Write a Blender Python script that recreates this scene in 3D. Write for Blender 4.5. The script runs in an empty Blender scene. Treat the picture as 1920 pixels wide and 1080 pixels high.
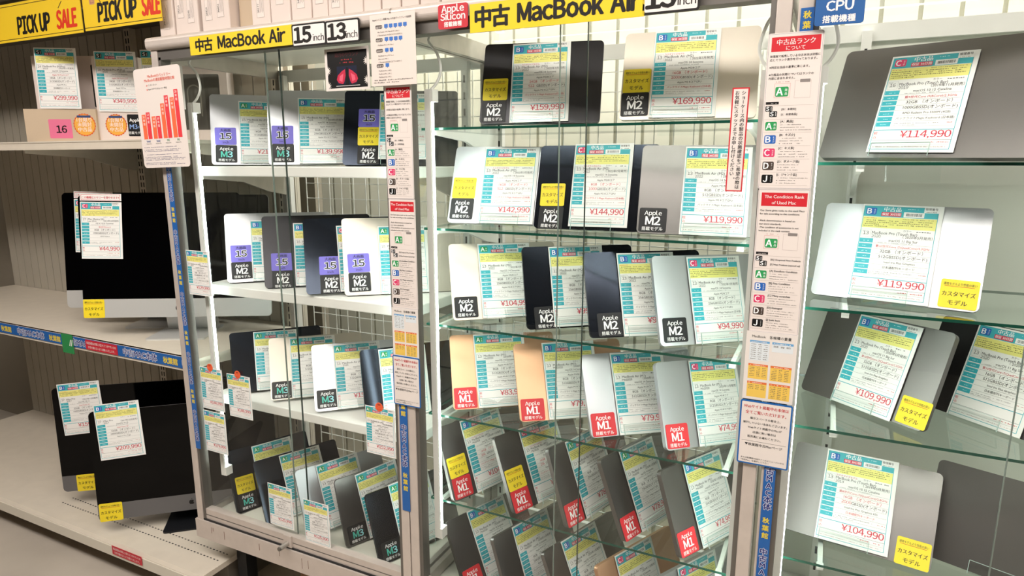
import bpy, math, random
from mathutils import Matrix, Vector
R = math.radians
rnd = random.Random(7)
scn = bpy.context.scene
COL = scn.collection

# ------------------------------------------------------------------ camera, world, light, exposure
cam_d = bpy.data.cameras.new('camera'); cam_d.sensor_width = 36; cam_d.lens = 36*1214/1920; cam_d.clip_start = .02
cam = bpy.data.objects.new('camera', cam_d); COL.objects.link(cam)
cam.location = (0, -1.36, 1.5); cam.rotation_euler = (R(90-11.046), 0, R(25.876))
scn.camera = cam
scn.view_settings.view_transform = 'Standard'; scn.view_settings.look = 'None'
scn.view_settings.gamma = 1; scn.view_settings.use_curve_mapping = False
scn.view_settings.exposure = 0.0
scn.cycles.transparent_max_bounces = 40; scn.cycles.max_bounces = 10; scn.cycles.glossy_bounces = 5
scn.cycles.sample_clamp_indirect = 4; scn.cycles.caustics_reflective = False; scn.cycles.caustics_refractive = False
w = bpy.data.worlds.new('world'); scn.world = w; w.use_nodes = True
w.node_tree.nodes['Background'].inputs[0].default_value = (1, .97, .93, 1)
w.node_tree.nodes['Background'].inputs[1].default_value = .42
LED_STRENGTH = 23.0
def area(name, loc, rot, sx, sy, power, col):
    l = bpy.data.lights.new(name, 'AREA'); l.shape = 'RECTANGLE'; l.size = sx; l.size_y = sy; l.energy = power; l.color = col
    o = bpy.data.objects.new(name, l); o.location = loc; o.rotation_euler = rot; COL.objects.link(o); return o
area('ceiling_lamp', (-.6, -1.3, 2.72), (0, 0, 0), 3.6, .5, 85, (1, .93, .87))
area('ceiling_lamp', (-3.0, -1.4, 2.72), (0, 0, 0), 1.6, .5, 26, (1, .92, .85))
area('ceiling_lamp', (1.6, -.9, 2.72), (0, 0, 0), 1.2, .5, 26, (1, .94, .89))
area('ceiling_lamp', (-.6, .74, 2.72), (0, 0, 0), 3.4, .2, 80, (1, 1, .95))

# ------------------------------------------------------------------ materials
def lin(h):
    h = h.lstrip('#'); h = ''.join(q*2 for q in h) if len(h) == 3 else h; c = [int(h[i:i+2], 16)/255 for i in (0, 2, 4)]
    return tuple((x/12.92 if x <= .04045 else ((x+.055)/1.055)**2.4) for x in c)+(1,)
MATS = {}
def mat(name, col='#ffffff', rough=.5, metal=0., spec=.5, emit=0., noise=0., nscale=20.):
    if name in MATS: return MATS[name]
    m = bpy.data.materials.new(name); m.use_nodes = True; nt = m.node_tree; b = nt.nodes['Principled BSDF']
    b.inputs['Base Color'].default_value = lin(col); b.inputs['Roughness'].default_value = rough
    b.inputs['Metallic'].default_value = metal; b.inputs['Specular IOR Level'].default_value = spec
    if emit: b.inputs['Emission Color'].default_value = lin(col); b.inputs['Emission Strength'].default_value = emit
    if noise:
        tc = nt.nodes.new('ShaderNodeTexCoord'); n = nt.nodes.new('ShaderNodeTexNoise'); n.inputs['Scale'].default_value = nscale; n.inputs['Detail'].default_value = 5
        r = nt.nodes.new('ShaderNodeValToRGB'); c = lin(col)
        r.color_ramp.elements[0].position = .3; r.color_ramp.elements[1].position = .7
        r.color_ramp.elements[0].color = tuple(x*(1-noise) for x in c[:3])+(1,); r.color_ramp.elements[1].color = tuple(min(1, x*(1+noise)) for x in c[:3])+(1,)
        nt.links.new(tc.outputs['Object'], n.inputs[0]); nt.links.new(n.outputs[0], r.inputs[0]); nt.links.new(r.outputs[0], b.inputs['Base Color'])
    MATS[name] = m; return m
def ink(c): return mat('ink_'+c.lstrip('#'), c, .45, 0, .35)
def glass(name, tint, refl=1.0):
    m = bpy.data.materials.new(name); m.use_nodes = True; nt = m.node_tree; nt.nodes.clear()
    out = nt.nodes.new('ShaderNodeOutputMaterial'); mx = nt.nodes.new('ShaderNodeMixShader')
    t = nt.nodes.new('ShaderNodeBsdfTransparent'); t.inputs[0].default_value = tint
    g = nt.nodes.new('ShaderNodeBsdfGlossy'); g.inputs['Roughness'].default_value = .0; g.inputs[0].default_value = (1, 1, 1, 1)
    f = nt.nodes.new('ShaderNodeFresnel'); f.inputs[0].default_value = 1.45
    k = nt.nodes.new('ShaderNodeMath'); k.operation = 'MULTIPLY'; k.inputs[1].default_value = refl
    gm = nt.nodes.new('ShaderNodeNewGeometry'); inv = nt.nodes.new('ShaderNodeMath'); inv.operation = 'SUBTRACT'; inv.inputs[0].default_value = 1
    k2 = nt.nodes.new('ShaderNodeMath'); k2.operation = 'MULTIPLY'      # reflect once per sheet, on the face the ray enters by
    nt.links.new(gm.outputs['Backfacing'], inv.inputs[1]); nt.links.new(inv.outputs[0], k2.inputs[1])
    nt.links.new(f.outputs[0], k.inputs[0]); nt.links.new(k.outputs[0], k2.inputs[0]); nt.links.new(k2.outputs[0], mx.inputs[0])
    nt.links.new(t.outputs[0], mx.inputs[1]); nt.links.new(g.outputs[0], mx.inputs[2]); nt.links.new(mx.outputs[0], out.inputs[0])
    MATS[name] = m; return m
G_PANE = glass('clear_glass', (.985, .994, .989, 1), .8)
G_SHELF = glass('shelf_glass', (.94, .975, .96, 1), .9)
G_ACR = glass('clear_acrylic', (.97, .985, .98, 1), .6)
G_EDGE = mat('green_glass_edge', '#174a3c', .12, 0, .5)
G_LINE = mat('door_glass_edge', '#2f3a36', .2, 0, .6)
ALU = mat('brushed_aluminium', '#b9b4ae', .38, .75, .5, noise=.06, nscale=40)
ALU_W = mat('satin_frame_metal', '#d2c7bf', .42, .3, .5, noise=.04, nscale=30)
ALU_D = mat('track_metal', '#77736e', .45, .6)
DARK = mat('dark_gap', '#16181a', .6)
WHITE = mat('white_enamel', '#ecebe6', .4, 0, .4, noise=.02)
CREAM = mat('cream_enamel', '#d8cfc0', .45, 0, .4, noise=.03)
BACKP = mat('taupe_panel', '#b8b1a3', .6, 0, .3, noise=.05, nscale=6)
PALE = mat('pale_wall_board', '#d9d7c8', .6, 0, .3, noise=.05, nscale=5)
WIRE = mat('white_wire', '#e4e4de', .4)
BLACKM = mat('black_steel', '#1a1c20', .4, .2)
LEDM = mat('led_light', '#f2fff8', .4, emit=LED_STRENGTH)
PAPER = mat('paper', '#f4f3f0', .45, 0, .4)
SLOT = mat('slot_black', '#101010', .7)
RUBBER = mat('black_rubber', '#151515', .7)
LAPM = dict(silver=mat('silver_aluminium', '#bdbdc1', .36, .8), grey=mat('space_grey_aluminium', '#74716f', .34, .85),
            midnight=mat('midnight_aluminium', '#20252f', .14, .8), dark=mat('graphite_aluminium', '#302f31', .3, .85),
            starlight=mat('starlight_aluminium', '#c9c0b4', .4, .7), gold=mat('gold_aluminium', '#d3a583', .4, .7))
SCREEN = mat('black_display_glass', '#010102', .06, 0, .18)

# ------------------------------------------------------------------ text
TXT = {}
FULL = {c: chr(0xFF10+i) for i, c in enumerate('0123456789')}; FULL['¥'] = '￥'
def glyphs(s, bold=0.0):
    key = (s, bold)
    if key in TXT: return TXT[key]
    if bold == 'wide':
        # grotesque capitals and lower case, letter by letter, spaced by their own widths
        v, f, x = [], [], 0.
        for c in s:
            if c == ' ': x += .30; continue
            gv, gf, a, b_, c_, d_ = glyphs(chr(ord(c)+0xFEE0) if '!' <= c <= '~' else c); o = len(v)
            v += [(p+x-a, q) for p, q in gv]; f += [tuple(o+k for k in t) for t in gf]; x += b_-a+.085
        xs = [p[0] for p in v]; ys = [p[1] for p in v]
        TXT[key] = (v, f, min(xs), max(xs), min(ys), max(ys)); return TXT[key]
    if len(s) and all(c in '0123456789,¥' for c in s):
        # figures set one by one from the wide face, closed up to an even pitch
        v, f, x = [], [], 0.
        for c in s:
            gv, gf, a, b_, c_, d_ = glyphs(FULL[c] if c != ',' else ', ')
            adv = .25 if c == ',' else .575; sh = x+adv/2-(a+b_)/2; o = len(v)
            v += [(p+sh, q) for p, q in gv]; f += [tuple(o+k for k in t) for t in gf]; x += adv
        xs = [p[0] for p in v]; ys = [p[1] for p in v]
        TXT[key] = (v, f, min(xs), max(xs), min(ys), max(ys)); return TXT[key]
    c = glyphs.c; c.body = s; c.offset = bold; c.resolution_u = 2
    dg = bpy.context.evaluated_depsgraph_get(); ev = glyphs.o.evaluated_get(dg); m = ev.to_mesh()
    v = [(p.co.x, p.co.y) for p in m.vertices]; f = [tuple(p.vertices) for p in m.polygons]
    # keep every face looking along +z
    ff = []
    for q in f:
        a = sum(v[q[i]][0]*v[q[(i+1) % len(q)]][1]-v[q[(i+1) % len(q)]][0]*v[q[i]][1] for i in range(len(q)))
        ff.append(q if a >= 0 else tuple(reversed(q)))
    ev.to_mesh_clear()
    xs = [p[0] for p in v] or [0]; ys = [p[1] for p in v] or [0]
    TXT[key] = (v, ff, min(xs), max(xs), min(ys), max(ys)); return TXT[key]
glyphs.c = bpy.data.curves.new('type', 'FONT'); glyphs.o = bpy.data.objects.new('type', glyphs.c); COL.objects.link(glyphs.o)

# ------------------------------------------------------------------ mesh builder
class MB:
    def __init__(s): s.v = []; s.f = []; s.mi = []; s.m = []; s.smooth = False
    def slot(s, m):
        if m not in s.m: s.m.append(m)
        return s.m.index(m)
    def add(s, vs, fs, m):
        b = len(s.v); i = s.slot(m); s.v += vs
        for q in fs: s.f.append(tuple(b+k for k in q)); s.mi.append(i)
    def box(s, x0, x1, y0, y1, z0, z1, m, edge=None):
        vs = [(x0, y0, z0), (x1, y0, z0), (x1, y1, z0), (x0, y1, z0), (x0, y0, z1), (x1, y0, z1), (x1, y1, z1), (x0, y1, z1)]
        fs = [(0, 3, 2, 1), (4, 5, 6, 7), (0, 1, 5, 4), (1, 2, 6, 5), (2, 3, 7, 6), (3, 0, 4, 7)]
        s.add(vs, fs, m); return s
    def prism(s, pts, z0, z1, m, side=None, ax='z'):
        """polygon pts (ccw) extruded; ax z: in xy, ax x: pts are (y,z) extruded along x, ax y: pts are (x,z) extruded along y"""
        n = len(pts)
        def P(a, b, c): return {'z': (a, b, c), 'x': (c, a, b), 'y': (a, c, b)}[ax]
        vs = [P(a, b, z0) for a, b in pts]+[P(a, b, z1) for a, b in pts]
        bot = tuple(reversed(range(n))); top = tuple(range(n, 2*n)); sd = [(i, (i+1) % n, (i+1) % n+n, i+n) for i in range(n)]
        if ax == 'y': bot = tuple(reversed(bot)); top = tuple(reversed(top)); sd = [tuple(reversed(q)) for q in sd]
        s.add(vs, [bot, top], m); s.add(vs, sd, side or m); return s
    def tube(s, path, r, m, n=8):
        vs = []; fs = []
        for i, p in enumerate(path):
            p = Vector(p); a = Vector(path[max(0, i-1)]); b = Vector(path[min(len(path)-1, i+1)]); d = (b-a).normalized()
            u = d.orthogonal().normalized() if i == 0 else (u-d*u.dot(d)).normalized()
            v = d.cross(u)
            for k in range(n):
                t = 2*math.pi*k/n; q = p+(u*math.cos(t)+v*math.sin(t))*r; vs.append(tuple(q))
        for i in range(len(path)-1):
            for k in range(n): fs.append((i*n+k, i*n+(k+1) % n, (i+1)*n+(k+1) % n, (i+1)*n+k))
        fs.append(tuple(reversed(range(n)))); fs.append(tuple(range((len(path)-1)*n, len(path)*n)))
        s.add(vs, fs, m); return s
    def build(s, name, parent=None, bevel=0, smooth=False):
        me = bpy.data.meshes.new(name); me.from_pydata(s.v, [], s.f)
        for m in s.m: me.materials.append(m)
        me.polygons.foreach_set('material_index', s.mi)
        if smooth: me.polygons.foreach_set('use_smooth', [True]*len(s.f))
        me.update(); o = bpy.data.objects.new(name, me); o.parent = parent; COL.objects.link(o)
        if bevel:
            b = o.modifiers.new('bevel', 'BEVEL'); b.width = bevel; b.segments = 2; b.limit_method = 'ANGLE'; b.angle_limit = R(50)
        return o
def rr(x0, y0, x1, y1, r, n=5):
    r = min(r, (x1-x0)/2, (y1-y0)/2); o = []
    for cx, cy, a in ((x1-r, y0+r, -90), (x1-r, y1-r, 0), (x0+r, y1-r, 90), (x0+r, y0+r, 180)):
        for k in range(n+1):
            t = R(a+90*k/n); o.append((cx+r*math.cos(t), cy+r*math.sin(t)))
    return o
def disc(cx, cy, r, n=28): return [(cx+r*math.cos(2*math.pi*k/n), cy+r*math.sin(2*math.pi*k/n)) for k in range(n)]
LAYER = .00012
class Print(MB):
    """a printed sheet lying in local xy, looking along +z, origin at its lower left corner"""
    def __init__(s, w, h, th=.0006, paper=None, r=0, bow=0):
        super().__init__(); s.w = w; s.h = h; s.th = th
        p = paper or PAPER
        if r: s.prism(rr(0, 0, w, h, r), 0, th, p)
        else: s.box(0, w, 0, h, 0, th, p)
    def poly(s, pts, c, l=1):
        z = s.th+LAYER*l; s.add([(x, y, z) for x, y in pts], [tuple(range(len(pts)))], ink(c) if isinstance(c, str) else c)
    def rect(s, x0, y0, x1, y1, c, l=1): s.poly([(x0, y0), (x1, y0), (x1, y1), (x0, y1)], c, l)
    def rrect(s, x0, y0, x1, y1, r, c, l=1): s.poly(rr(x0, y0, x1, y1, r, 4), c, l)
    def frame(s, x0, y0, x1, y1, t, c, l=1):
        s.rect(x0, y0, x1, y0+t, c, l); s.rect(x0, y1-t, x1, y1, c, l); s.rect(x0, y0+t, x0+t, y1-t, c, l); s.rect(x1-t, y0+t, x1, y1-t, c, l)
    def text(s, t, x, y, em, c, l=3, align='L', bold=0., sx=1., maxw=None, shear=0., rot=0, dirs=None, wide=False):
        v, f, x0, x1, y0, y1 = glyphs(t, 'wide') if wide else glyphs(t)
        if not v: return
        k = em; kx = em*sx
        if maxw and (x1-x0)*kx > maxw: kx = maxw/(x1-x0)
        ox = {'L': x-x0*kx, 'C': x-(x0+x1)/2*kx, 'R': x-x1*kx}[align]
        cr, sr = math.cos(rot), math.sin(rot); m = ink(c) if isinstance(c, str) else c
        # heavier weights are struck several times, slightly apart
        off = dirs or ([(0, 0)]+[(bold*math.cos(math.pi*i/4), .7*bold*math.sin(math.pi*i/4)) for i in range(8)] if bold >= .03 and len(t) < 14 else ((-bold, 0), (bold, 0)) if bold >= .008 else ((0, 0),))
        for i, (dx, dy) in enumerate(off):
            z = s.th+LAYER*l+.000012*i; P = []
            for a, b in v:
                px, py = ox+a*kx+dx*em+shear*b*k-x, b*k+dy*em
                P.append((x+px*cr-py*sr, y+px*sr+py*cr, z))
            s.add(P, f, m)
    def outlined(s, t, x, y, em, c, oc, l=3, ob=.05, **k):
        b = k.pop('bold', .01)
        q = b+ob; d = [(q*math.cos(math.pi*i/4), q*math.sin(math.pi*i/4)) for i in range(8)]
        s.text(t, x, y, em, oc, l, dirs=d, **k); s.text(t, x, y, em, c, l+1, bold=b, **k)
    def vtext(s, t, x, y, em, c, l=3, step=1., oc=None, **k):
        for ch in t:
            if ch in 'ー': s.rect(x-.06*em, y-.38*em, x+.06*em, y+.38*em, c, l)
            elif ch in '。': s.text(ch, x+.55*em, y-.1*em, em, c, l, align='C', **k)
            elif oc: s.outlined(ch, x, y-.38*em, em, c, oc, l, align='C', **k)
            else: s.text(ch, x, y-.38*em, em, c, l, align='C', **k)
            y -= em*step
        return y
    def dashes(s, x0, x1, y, h, c, l=2, fill=.8):
        x = x0
        while x < x1:
            d = rnd.uniform(.6, 1.9)*h
            if rnd.random() < fill: s.rect(x, y+h*rnd.uniform(0, .2), min(x+d*.72, x1), y+h*rnd.uniform(.5, .85), c, l)
            x += d
TEAL = '#46b3bf'; TEAL2 = '#3fb0be'; YEL = '#efe98a'; RED = '#c8354a'; INK = '#26262a'; BRIGHT = '#f2d92f'; NAVY = '#1c2f78'; BLUE = '#1f62b0'
RANK = dict(S=('#1d1d1d', '未使用'), A=('#2f9a57', '美品'), B=('#2763b8', 'キズ少'), C=('#dc3f6d', 'キズ多'), D=('#4b3e38', 'ダメージ'), J=('#111111', 'ジャンク'))
def badge(P, k, x, y, h, l=2):
    c, t = RANK[k]
    P.rrect(x, y, x+h*1.3, y+h, h*.16, c, l)
    P.text(chr(ord(k)+0xFEE0), x+.42*h, y+.14*h, h*1.0, '#ffffff', l+1, bold=.03, align='C', sx=.95)
    yy = y+h*.83; e = h*.74/len(t)
    for ch in t: P.text(ch, x+1.06*h, yy-e*.75, min(e, h*.3), '#ffffff', l+1, align='C'); yy -= e
def smooth(p, n=6):
    o = []; q = [Vector(v) for v in p]
    for i in range(len(q)-1):
        a, b, c, d = q[max(0, i-1)], q[i], q[i+1], q[min(len(q)-1, i+2)]
        for k in range(n):
            t = k/n; o.append(tuple(.5*((2*b)+(c-a)*t+(2*a-5*b+4*c-d)*t*t+(3*b-a-3*c+d)*t**3)))
    return o+[tuple(q[-1])]
def tag(o, label, cat, group=None, kind=None):
    if label: o['label'] = label
    if cat: o['category'] = cat
    if group: o['group'] = group
    if kind: o['kind'] = kind
    return o
def struct(o): o['kind'] = 'structure'; return o
def empty(name, M=None, parent=None):
    o = bpy.data.objects.new(name, None); o.empty_display_size = .05; o.parent = parent
    if M is not None: o.matrix_world = M
    COL.objects.link(o); return o
def frame3(p, e1, e2):
    e1 = Vector(e1); e2 = Vector(e2); n = e1.cross(e2); M = Matrix.Identity(4)
    for i in range(3): M[i][0], M[i][1], M[i][2], M[i][3] = e1[i], e2[i], n[i], p[i]
    return M
UPRIGHT = ((1, 0, 0), (0, 0, 1))
def sheet(P, name, x, z, y=-.016, rot=0, yaw=0, lean=0, raw=False):
    o = P.build(name)
    if y < .02 and not raw: k = (1.36+y)/1.357; x *= k; z = 1.5+(z-1.5)*k
    M = Matrix.Translation((x, y, z)) @ Matrix.Rotation(R(yaw), 4, 'Z') @ Matrix.Rotation(R(90-lean), 4, 'X') @ Matrix.Rotation(R(rot), 4, 'Z')
    o.matrix_world = M; return o

# ------------------------------------------------------------------ price cards
MODEL = dict(
 M2=('13', 'MacBook Air (M2)', '2022', '（ 2022年7月発売）', 'macOS 14 Sonoma', 'Apple M2/8コア', 'Apple M2 8コアGPU', 'バックライトMagic Keyboard (日本語)'),
 M25=('15', 'MacBook Air (M2)', '2023', '（ 2023年6月発売）', 'macOS 14 Sonoma', 'Apple M2/8コア', 'Apple M2 10コアGPU', 'バックライトMagic Keyboard (日本語)'),
 M35=('15', 'MacBook Air (M3)', '2024', '（ 2024年3月発売）', 'macOS 14 Sonoma', 'Apple M3/8コア', 'Apple M3 10コアGPU', 'バックライトMagic Keyboard (日本語)'),
 M3=('13', 'MacBook Air (M3)', '2024', '（ 2024年3月発売）', 'macOS 14 Sonoma', 'Apple M3/8コア', 'Apple M3 10コアGPU', 'バックライトMagic Keyboard (日本語)'),
 M1=('13', 'MacBook Air (M1)', 'Mid2020', '（2020年11月発売）', 'macOS 14 Sonoma', 'Apple M1/8コア', 'Apple M1/8コアGPU', 'バックライトMagic Keyboard (日本語)'),
 P16=('16', 'MacBook Pro (Touch Bar)', '2019', '（2019年11月発売）', 'macOS 10.15 Catalina', '第9世代Core i9(8Core)/2.3GHz', 'AMD Radeon Pro 5500M (4GB)', 'バックライトMagic Keyboard (日本語)'),
 P13=('13', 'MacBook Pro (Touch Bar)', '2020', '（ 2020年5月発売）', 'macOS 11 Big Sur', '第10世代Core i7(QuadCore)/2.3GHz', 'Intel Iris Plus Graphics', '日本語配列キーボード'),
 P19=('13', 'MacBook Pro (Touch Bar)', '2019', '（ 2019年5月発売）', 'macOS 10.15 Catalina', '第8世代Core i7(QuadCore)/2.8GHz', 'Intel Iris Plus Graphics 655', '日本語配列キーボード'),
 PM3=('14', 'MacBook Pro (M3Pro)', '2023', '（2023年11月発売）', 'macOS 14 Sonoma', 'Apple M3 Pro/12コア', 'Apple M3 Pro', '日本語配列キーボード'),
 I27=('27', 'iMac (Retina 5K)', 'Late 2014', '（2014年10月発売）', 'OS X 10.10 Yosemite', '第4世代Core i5', 'AMD Radeon', ''),
 I27P=('27', 'iMac Pro', '2017', '（2017年12月発売）', 'macOS 10.13', 'Intel Xeon W', 'Radeon Pro Vega', ''),
)
def card_print(rank, model, mem, ssd, price, custom=False, w=.148, h=.21, small=False):
    P = Print(w, h, .0007); sz, nm, yr, rel, osn, cpu, gpu, kb = MODEL[model]
    X = lambda u: u*w
    Y = lambda v: h*(1-v)
    P.frame(X(.02), Y(.97), X(.945), Y(.018), .0011, TEAL2, 1)
    P.rect(X(.02), Y(.13), X(.945), Y(.018), TEAL, 1)
    badge(P, rank, X(.05), Y(.112), .0155)
    if rank == 'S': pass
    P.text('中古品', X(.385), Y(.068), .0112, '#ffffff', 3, align='C', bold=.015)
    P.rrect(X(.25), Y(.122), X(.50), Y(.08), .001, '#d8455c', 2); P.text('保証 30日間', X(.375), Y(.112), .0066, '#ffffff', 3, align='C', bold=.01)
    P.rrect(X(.53), Y(.126), X(.78), Y(.072), .001, '#f7f7f5', 2)
    x = X(.56)
    while x < X(.75):
        d = rnd.choice((.0003, .0005, .0008)); P.rect(x, Y(.113), x+d, Y(.085), '#2c2c2c', 3); x += d+rnd.choice((.0004, .0006, .001))
    P.rect(X(.77), Y(.072), X(.945), Y(.018), '#f7f7f5', 2); P.text('管理番号', X(.857), Y(.042), .0056, INK, 3, align='C', bold=.01, maxw=X(.15)); P.dashes(X(.79), X(.92), Y(.066), .0016, '#707070', 3)
    P.dashes(X(.57), X(.7), Y(.045), .002, '#d9f2f4', 2)
    P.rect(X(.027), Y(.25), X(.938), Y(.135), YEL, 1)
    P.dashes(X(.04), X(.2), Y(.152), .0016, '#cc5a52', 2); P.dashes(X(.5), X(.9), Y(.152), .0016, '#7d7748', 2, .7)
    for k, e in enumerate((.9, .85, .9, .35)): P.dashes(X(.045), X(e), Y(.176+.02*k), .0024, '#7d7748', 2, .82)
    P.frame(X(.035), Y(.35), X(.16), Y(.27), .0003, '#a9a9a9', 1); P.text(sz, X(.097), Y(.325), .0098, INK, 3, align='C')
    P.dashes(X(.05), X(.12), Y(.286), .0018, '#9a9a9a', 2)
    if custom: P.text('カスタマイズモデル', X(.175), Y(.283), .0055, RED, 3, maxw=X(.3))
    P.text('カラー', X(.56), Y(.278), .0052, '#555555', 3); P.dashes(X(.72), X(.9), Y(.278), .003, '#777777', 2, .85)
    P.text(nm, X(.175), Y(.317), .0088, INK, 3, maxw=X(.56)); P.text(yr, X(.175), Y(.352), .0078, INK, 3); P.text(rel, X(.925), Y(.345), .0072, INK, 3, align='R', maxw=X(.42))
    for k in range(7):
        v0 = .365+.0545*k
        P.rect(X(.03), Y(v0+.045), X(.205), Y(v0), TEAL2, 1)
        P.dashes(X(.08), X(.155), Y(v0+.03), .0026, '#a4dfe4', 2)
        P.rect(X(.21), Y(v0+.0475), X(.93), Y(v0+.046), '#5f6a70', 1)
    c = X(.58); mc = RED if custom else INK
    P.text(osn, c, Y(.388), .0072, INK, 3, align='C', maxw=X(.6)); P.dashes(X(.25), X(.7), Y(.405), .0017, '#8a8a8a', 2, .7)
    P.text(cpu, c, Y(.452), .0066, INK if model in ('M2', 'M1', 'M3', 'M25', 'M35') else RED, 3, align='C', maxw=X(.66))
    P.text(mem+' （オンボード）', c, Y(.506), .0088, mc, 3, align='C', maxw=X(.62))
    n = ssd
    if custom: P.text(n, X(.30), Y(.561), .009, RED, 3, align='L'); P.text('GBSSD(オンボード)', X(.92), Y(.561), .0088, INK, 3, align='R', maxw=X(.48))
    else: P.text(n+'GBSSD(オンボード)', c+.004, Y(.561), .0088, INK, 3, align='C', maxw=X(.68))
    P.text(gpu, c, Y(.613), .0062, INK, 3, align='C', maxw=X(.6)); P.text(kb, c, Y(.668), .006, mc if custom else INK, 3, align='C', maxw=X(.68))
    P.dashes(X(.22), X(.75), Y(.712), .0018, '#8a8a8a', 2); P.dashes(X(.22), X(.5), Y(.73), .0018, '#9a9a9a', 2); P.dashes(X(.82), X(.92), Y(.712), .002, '#c06a6a', 2)
    P.rect(X(.02), Y(.778), X(.945), Y(.771), TEAL2, 1)
    P.text('税', X(.055), Y(.82), .0075, RED, 3, align='C'); P.text('込', X(.055), Y(.86), .0075, RED, 3, align='C')
    if price: P.text('¥'+price, X(.925), Y(.852), .0198, RED, 3, align='R', bold=.012, maxw=X(.72))
    P.rect(X(.02), Y(.878), X(.945), Y(.875), '#6f7478', 1); P.dashes(X(.62), X(.92), Y(.905), .0026, '#c77', 2, .7)
    P.rect(X(.02), Y(.922), X(.945), Y(.92), '#9aa', 1); P.dashes(X(.06), X(.9), Y(.948), .0016, '#a88', 2, .75)
    return P

# ------------------------------------------------------------------ stickers
def sticker(kind):
    w = .064; h = .058
    if kind == 'custom':
        P = Print(w, h, .0005, ink(BRIGHT), .004)
        P.text('通常モデルより性能の高い', w/2, h*.80, .0062, INK, 3, align='C', maxw=w*.86); P.rect(w*.1, h*.75, w*.88, h*.765, '#c23a2a', 2)
        P.text('カスタマイズ', w/2, h*.42, .0112, '#1c1c1c', 3, align='C', maxw=w*.86, bold=.012); P.text('モデル', w/2, h*.12, .0112, '#1c1c1c', 3, align='C', bold=.012); return P
    if kind == 'size':
        P = Print(w, h, .0005, ink('#7d73d6'), .004)
        P.text('大画面', w/2, h*.78, .0108, '#1e1b3a', 3, align='C', bold=.02)
        P.outlined('15', w/2, h*.32, .0275, '#23222c', '#ffffff', 3, .045, align='C', bold=.035, sx=1.1); P.text('inch', w/2, h*.08, .0115, '#1e1b3a', 3, align='C'); return P
    bg, mc = {'M1': ('#d63039', '#ffffff'), 'M2': ('#17171a', '#ffffff'), 'M3': ('#1d1d1f', '#6fd0c4')}[kind]
    P = Print(w, h, .0005, ink(bg), .0045)
    P.text('Apple', w/2, h*.70, .0135, '#ffffff', 3, align='C', bold=.012, wide=True)
    if kind == 'M3':
        P.text('M', w*.39, h*.30, .0262, '#4fc0ae', 3, align='C', bold=.03, wide=True, maxw=w*.32); P.text('3', w*.67, h*.30, .0262, '#9be0e8', 3, align='C', bold=.03)
    else: P.text('M', w*.385, h*.30, .0262, mc, 3, align='C', bold=.03, wide=True, maxw=w*.32); P.text(kind[1], w*.665, h*.30, .0262, mc, 3, align='C', bold=.03)
    P.text('搭載モデル', w/2, h*.075, .0098, '#ffffff', 3, align='C', maxw=w*.82, bold=.01)
    return P
STK = {}
SNAME = dict(M1='chip_sticker', M2='chip_sticker', M3='chip_sticker', custom='custom_sticker', size='size_sticker')
SLAB = dict(M1='red chip sticker', M2='black chip sticker', M3='black chip sticker with teal letters', custom='yellow sticker', size='purple 15 inch sticker')
def put_sticker(kind, parent, u, v, z=.0004, rot=0, s=1):
    if kind not in STK: o = sticker(kind).build(SNAME[kind]); STK[kind] = o.data
    else: o = bpy.data.objects.new(SNAME[kind], STK[kind]); COL.objects.link(o)
    o.parent = parent; o.location = (u, v, z); o.rotation_euler = (0, 0, rot); o.scale = (s, s, 1); o['label'] = SLAB[kind]; return o

# ------------------------------------------------------------------ setting
b = MB(); b.box(-5.5, 3.5, -4, 1.2, -.05, 0, mat('grey_floor', '#b9b0a4', .4, 0, .4, noise=.10, nscale=3)); struct(b.build('floor'))
b = MB(); b.box(-5.5, 3.5, -4, 1.2, 2.8, 2.85, mat('ceiling_paint', '#e6e2da', .8)); x = -5.5
while x < 3.5: b.box(x, x+.012, -4, 1.2, 2.794, 2.8, mat('ceiling_grid', '#b9b4aa', .7)); x += .6
x = -4
while x < 1.2: b.box(-5.5, 3.5, x, x+.012, 2.7935, 2.7995, MATS['ceiling_grid']); x += .6
struct(b.build('ceiling'))
b = MB(); b.box(-2.5, 3.5, .95, 1.0, 0, 2.8, PALE); x = -2.5
while x < 1.6: b.box(x, x+.088, .936, .95, 0, 2.6, PALE); x += .1
struct(b.build('wall_back'))
b = MB(); b.box(-5.5, -1.86, .66, .7, 0, 2.8, mat('wall_paint_dim', '#8d8577', .7)); struct(b.build('wall_back'))
b = MB(); b.box(-5.5, 3.5, -4.05, -4, 0, 2.8, mat('far_wall', '#45403b', .8)); struct(b.build('wall_front'))
b = MB(); b.box(-5.55, -5.5, -4, 1.2, 0, 2.8, MATS['far_wall']); struct(b.build('wall_left'))
b = MB(); b.box(3.5, 3.55, -4, 1.2, 0, 2.8, MATS['far_wall']); struct(b.build('wall_right'))

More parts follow.
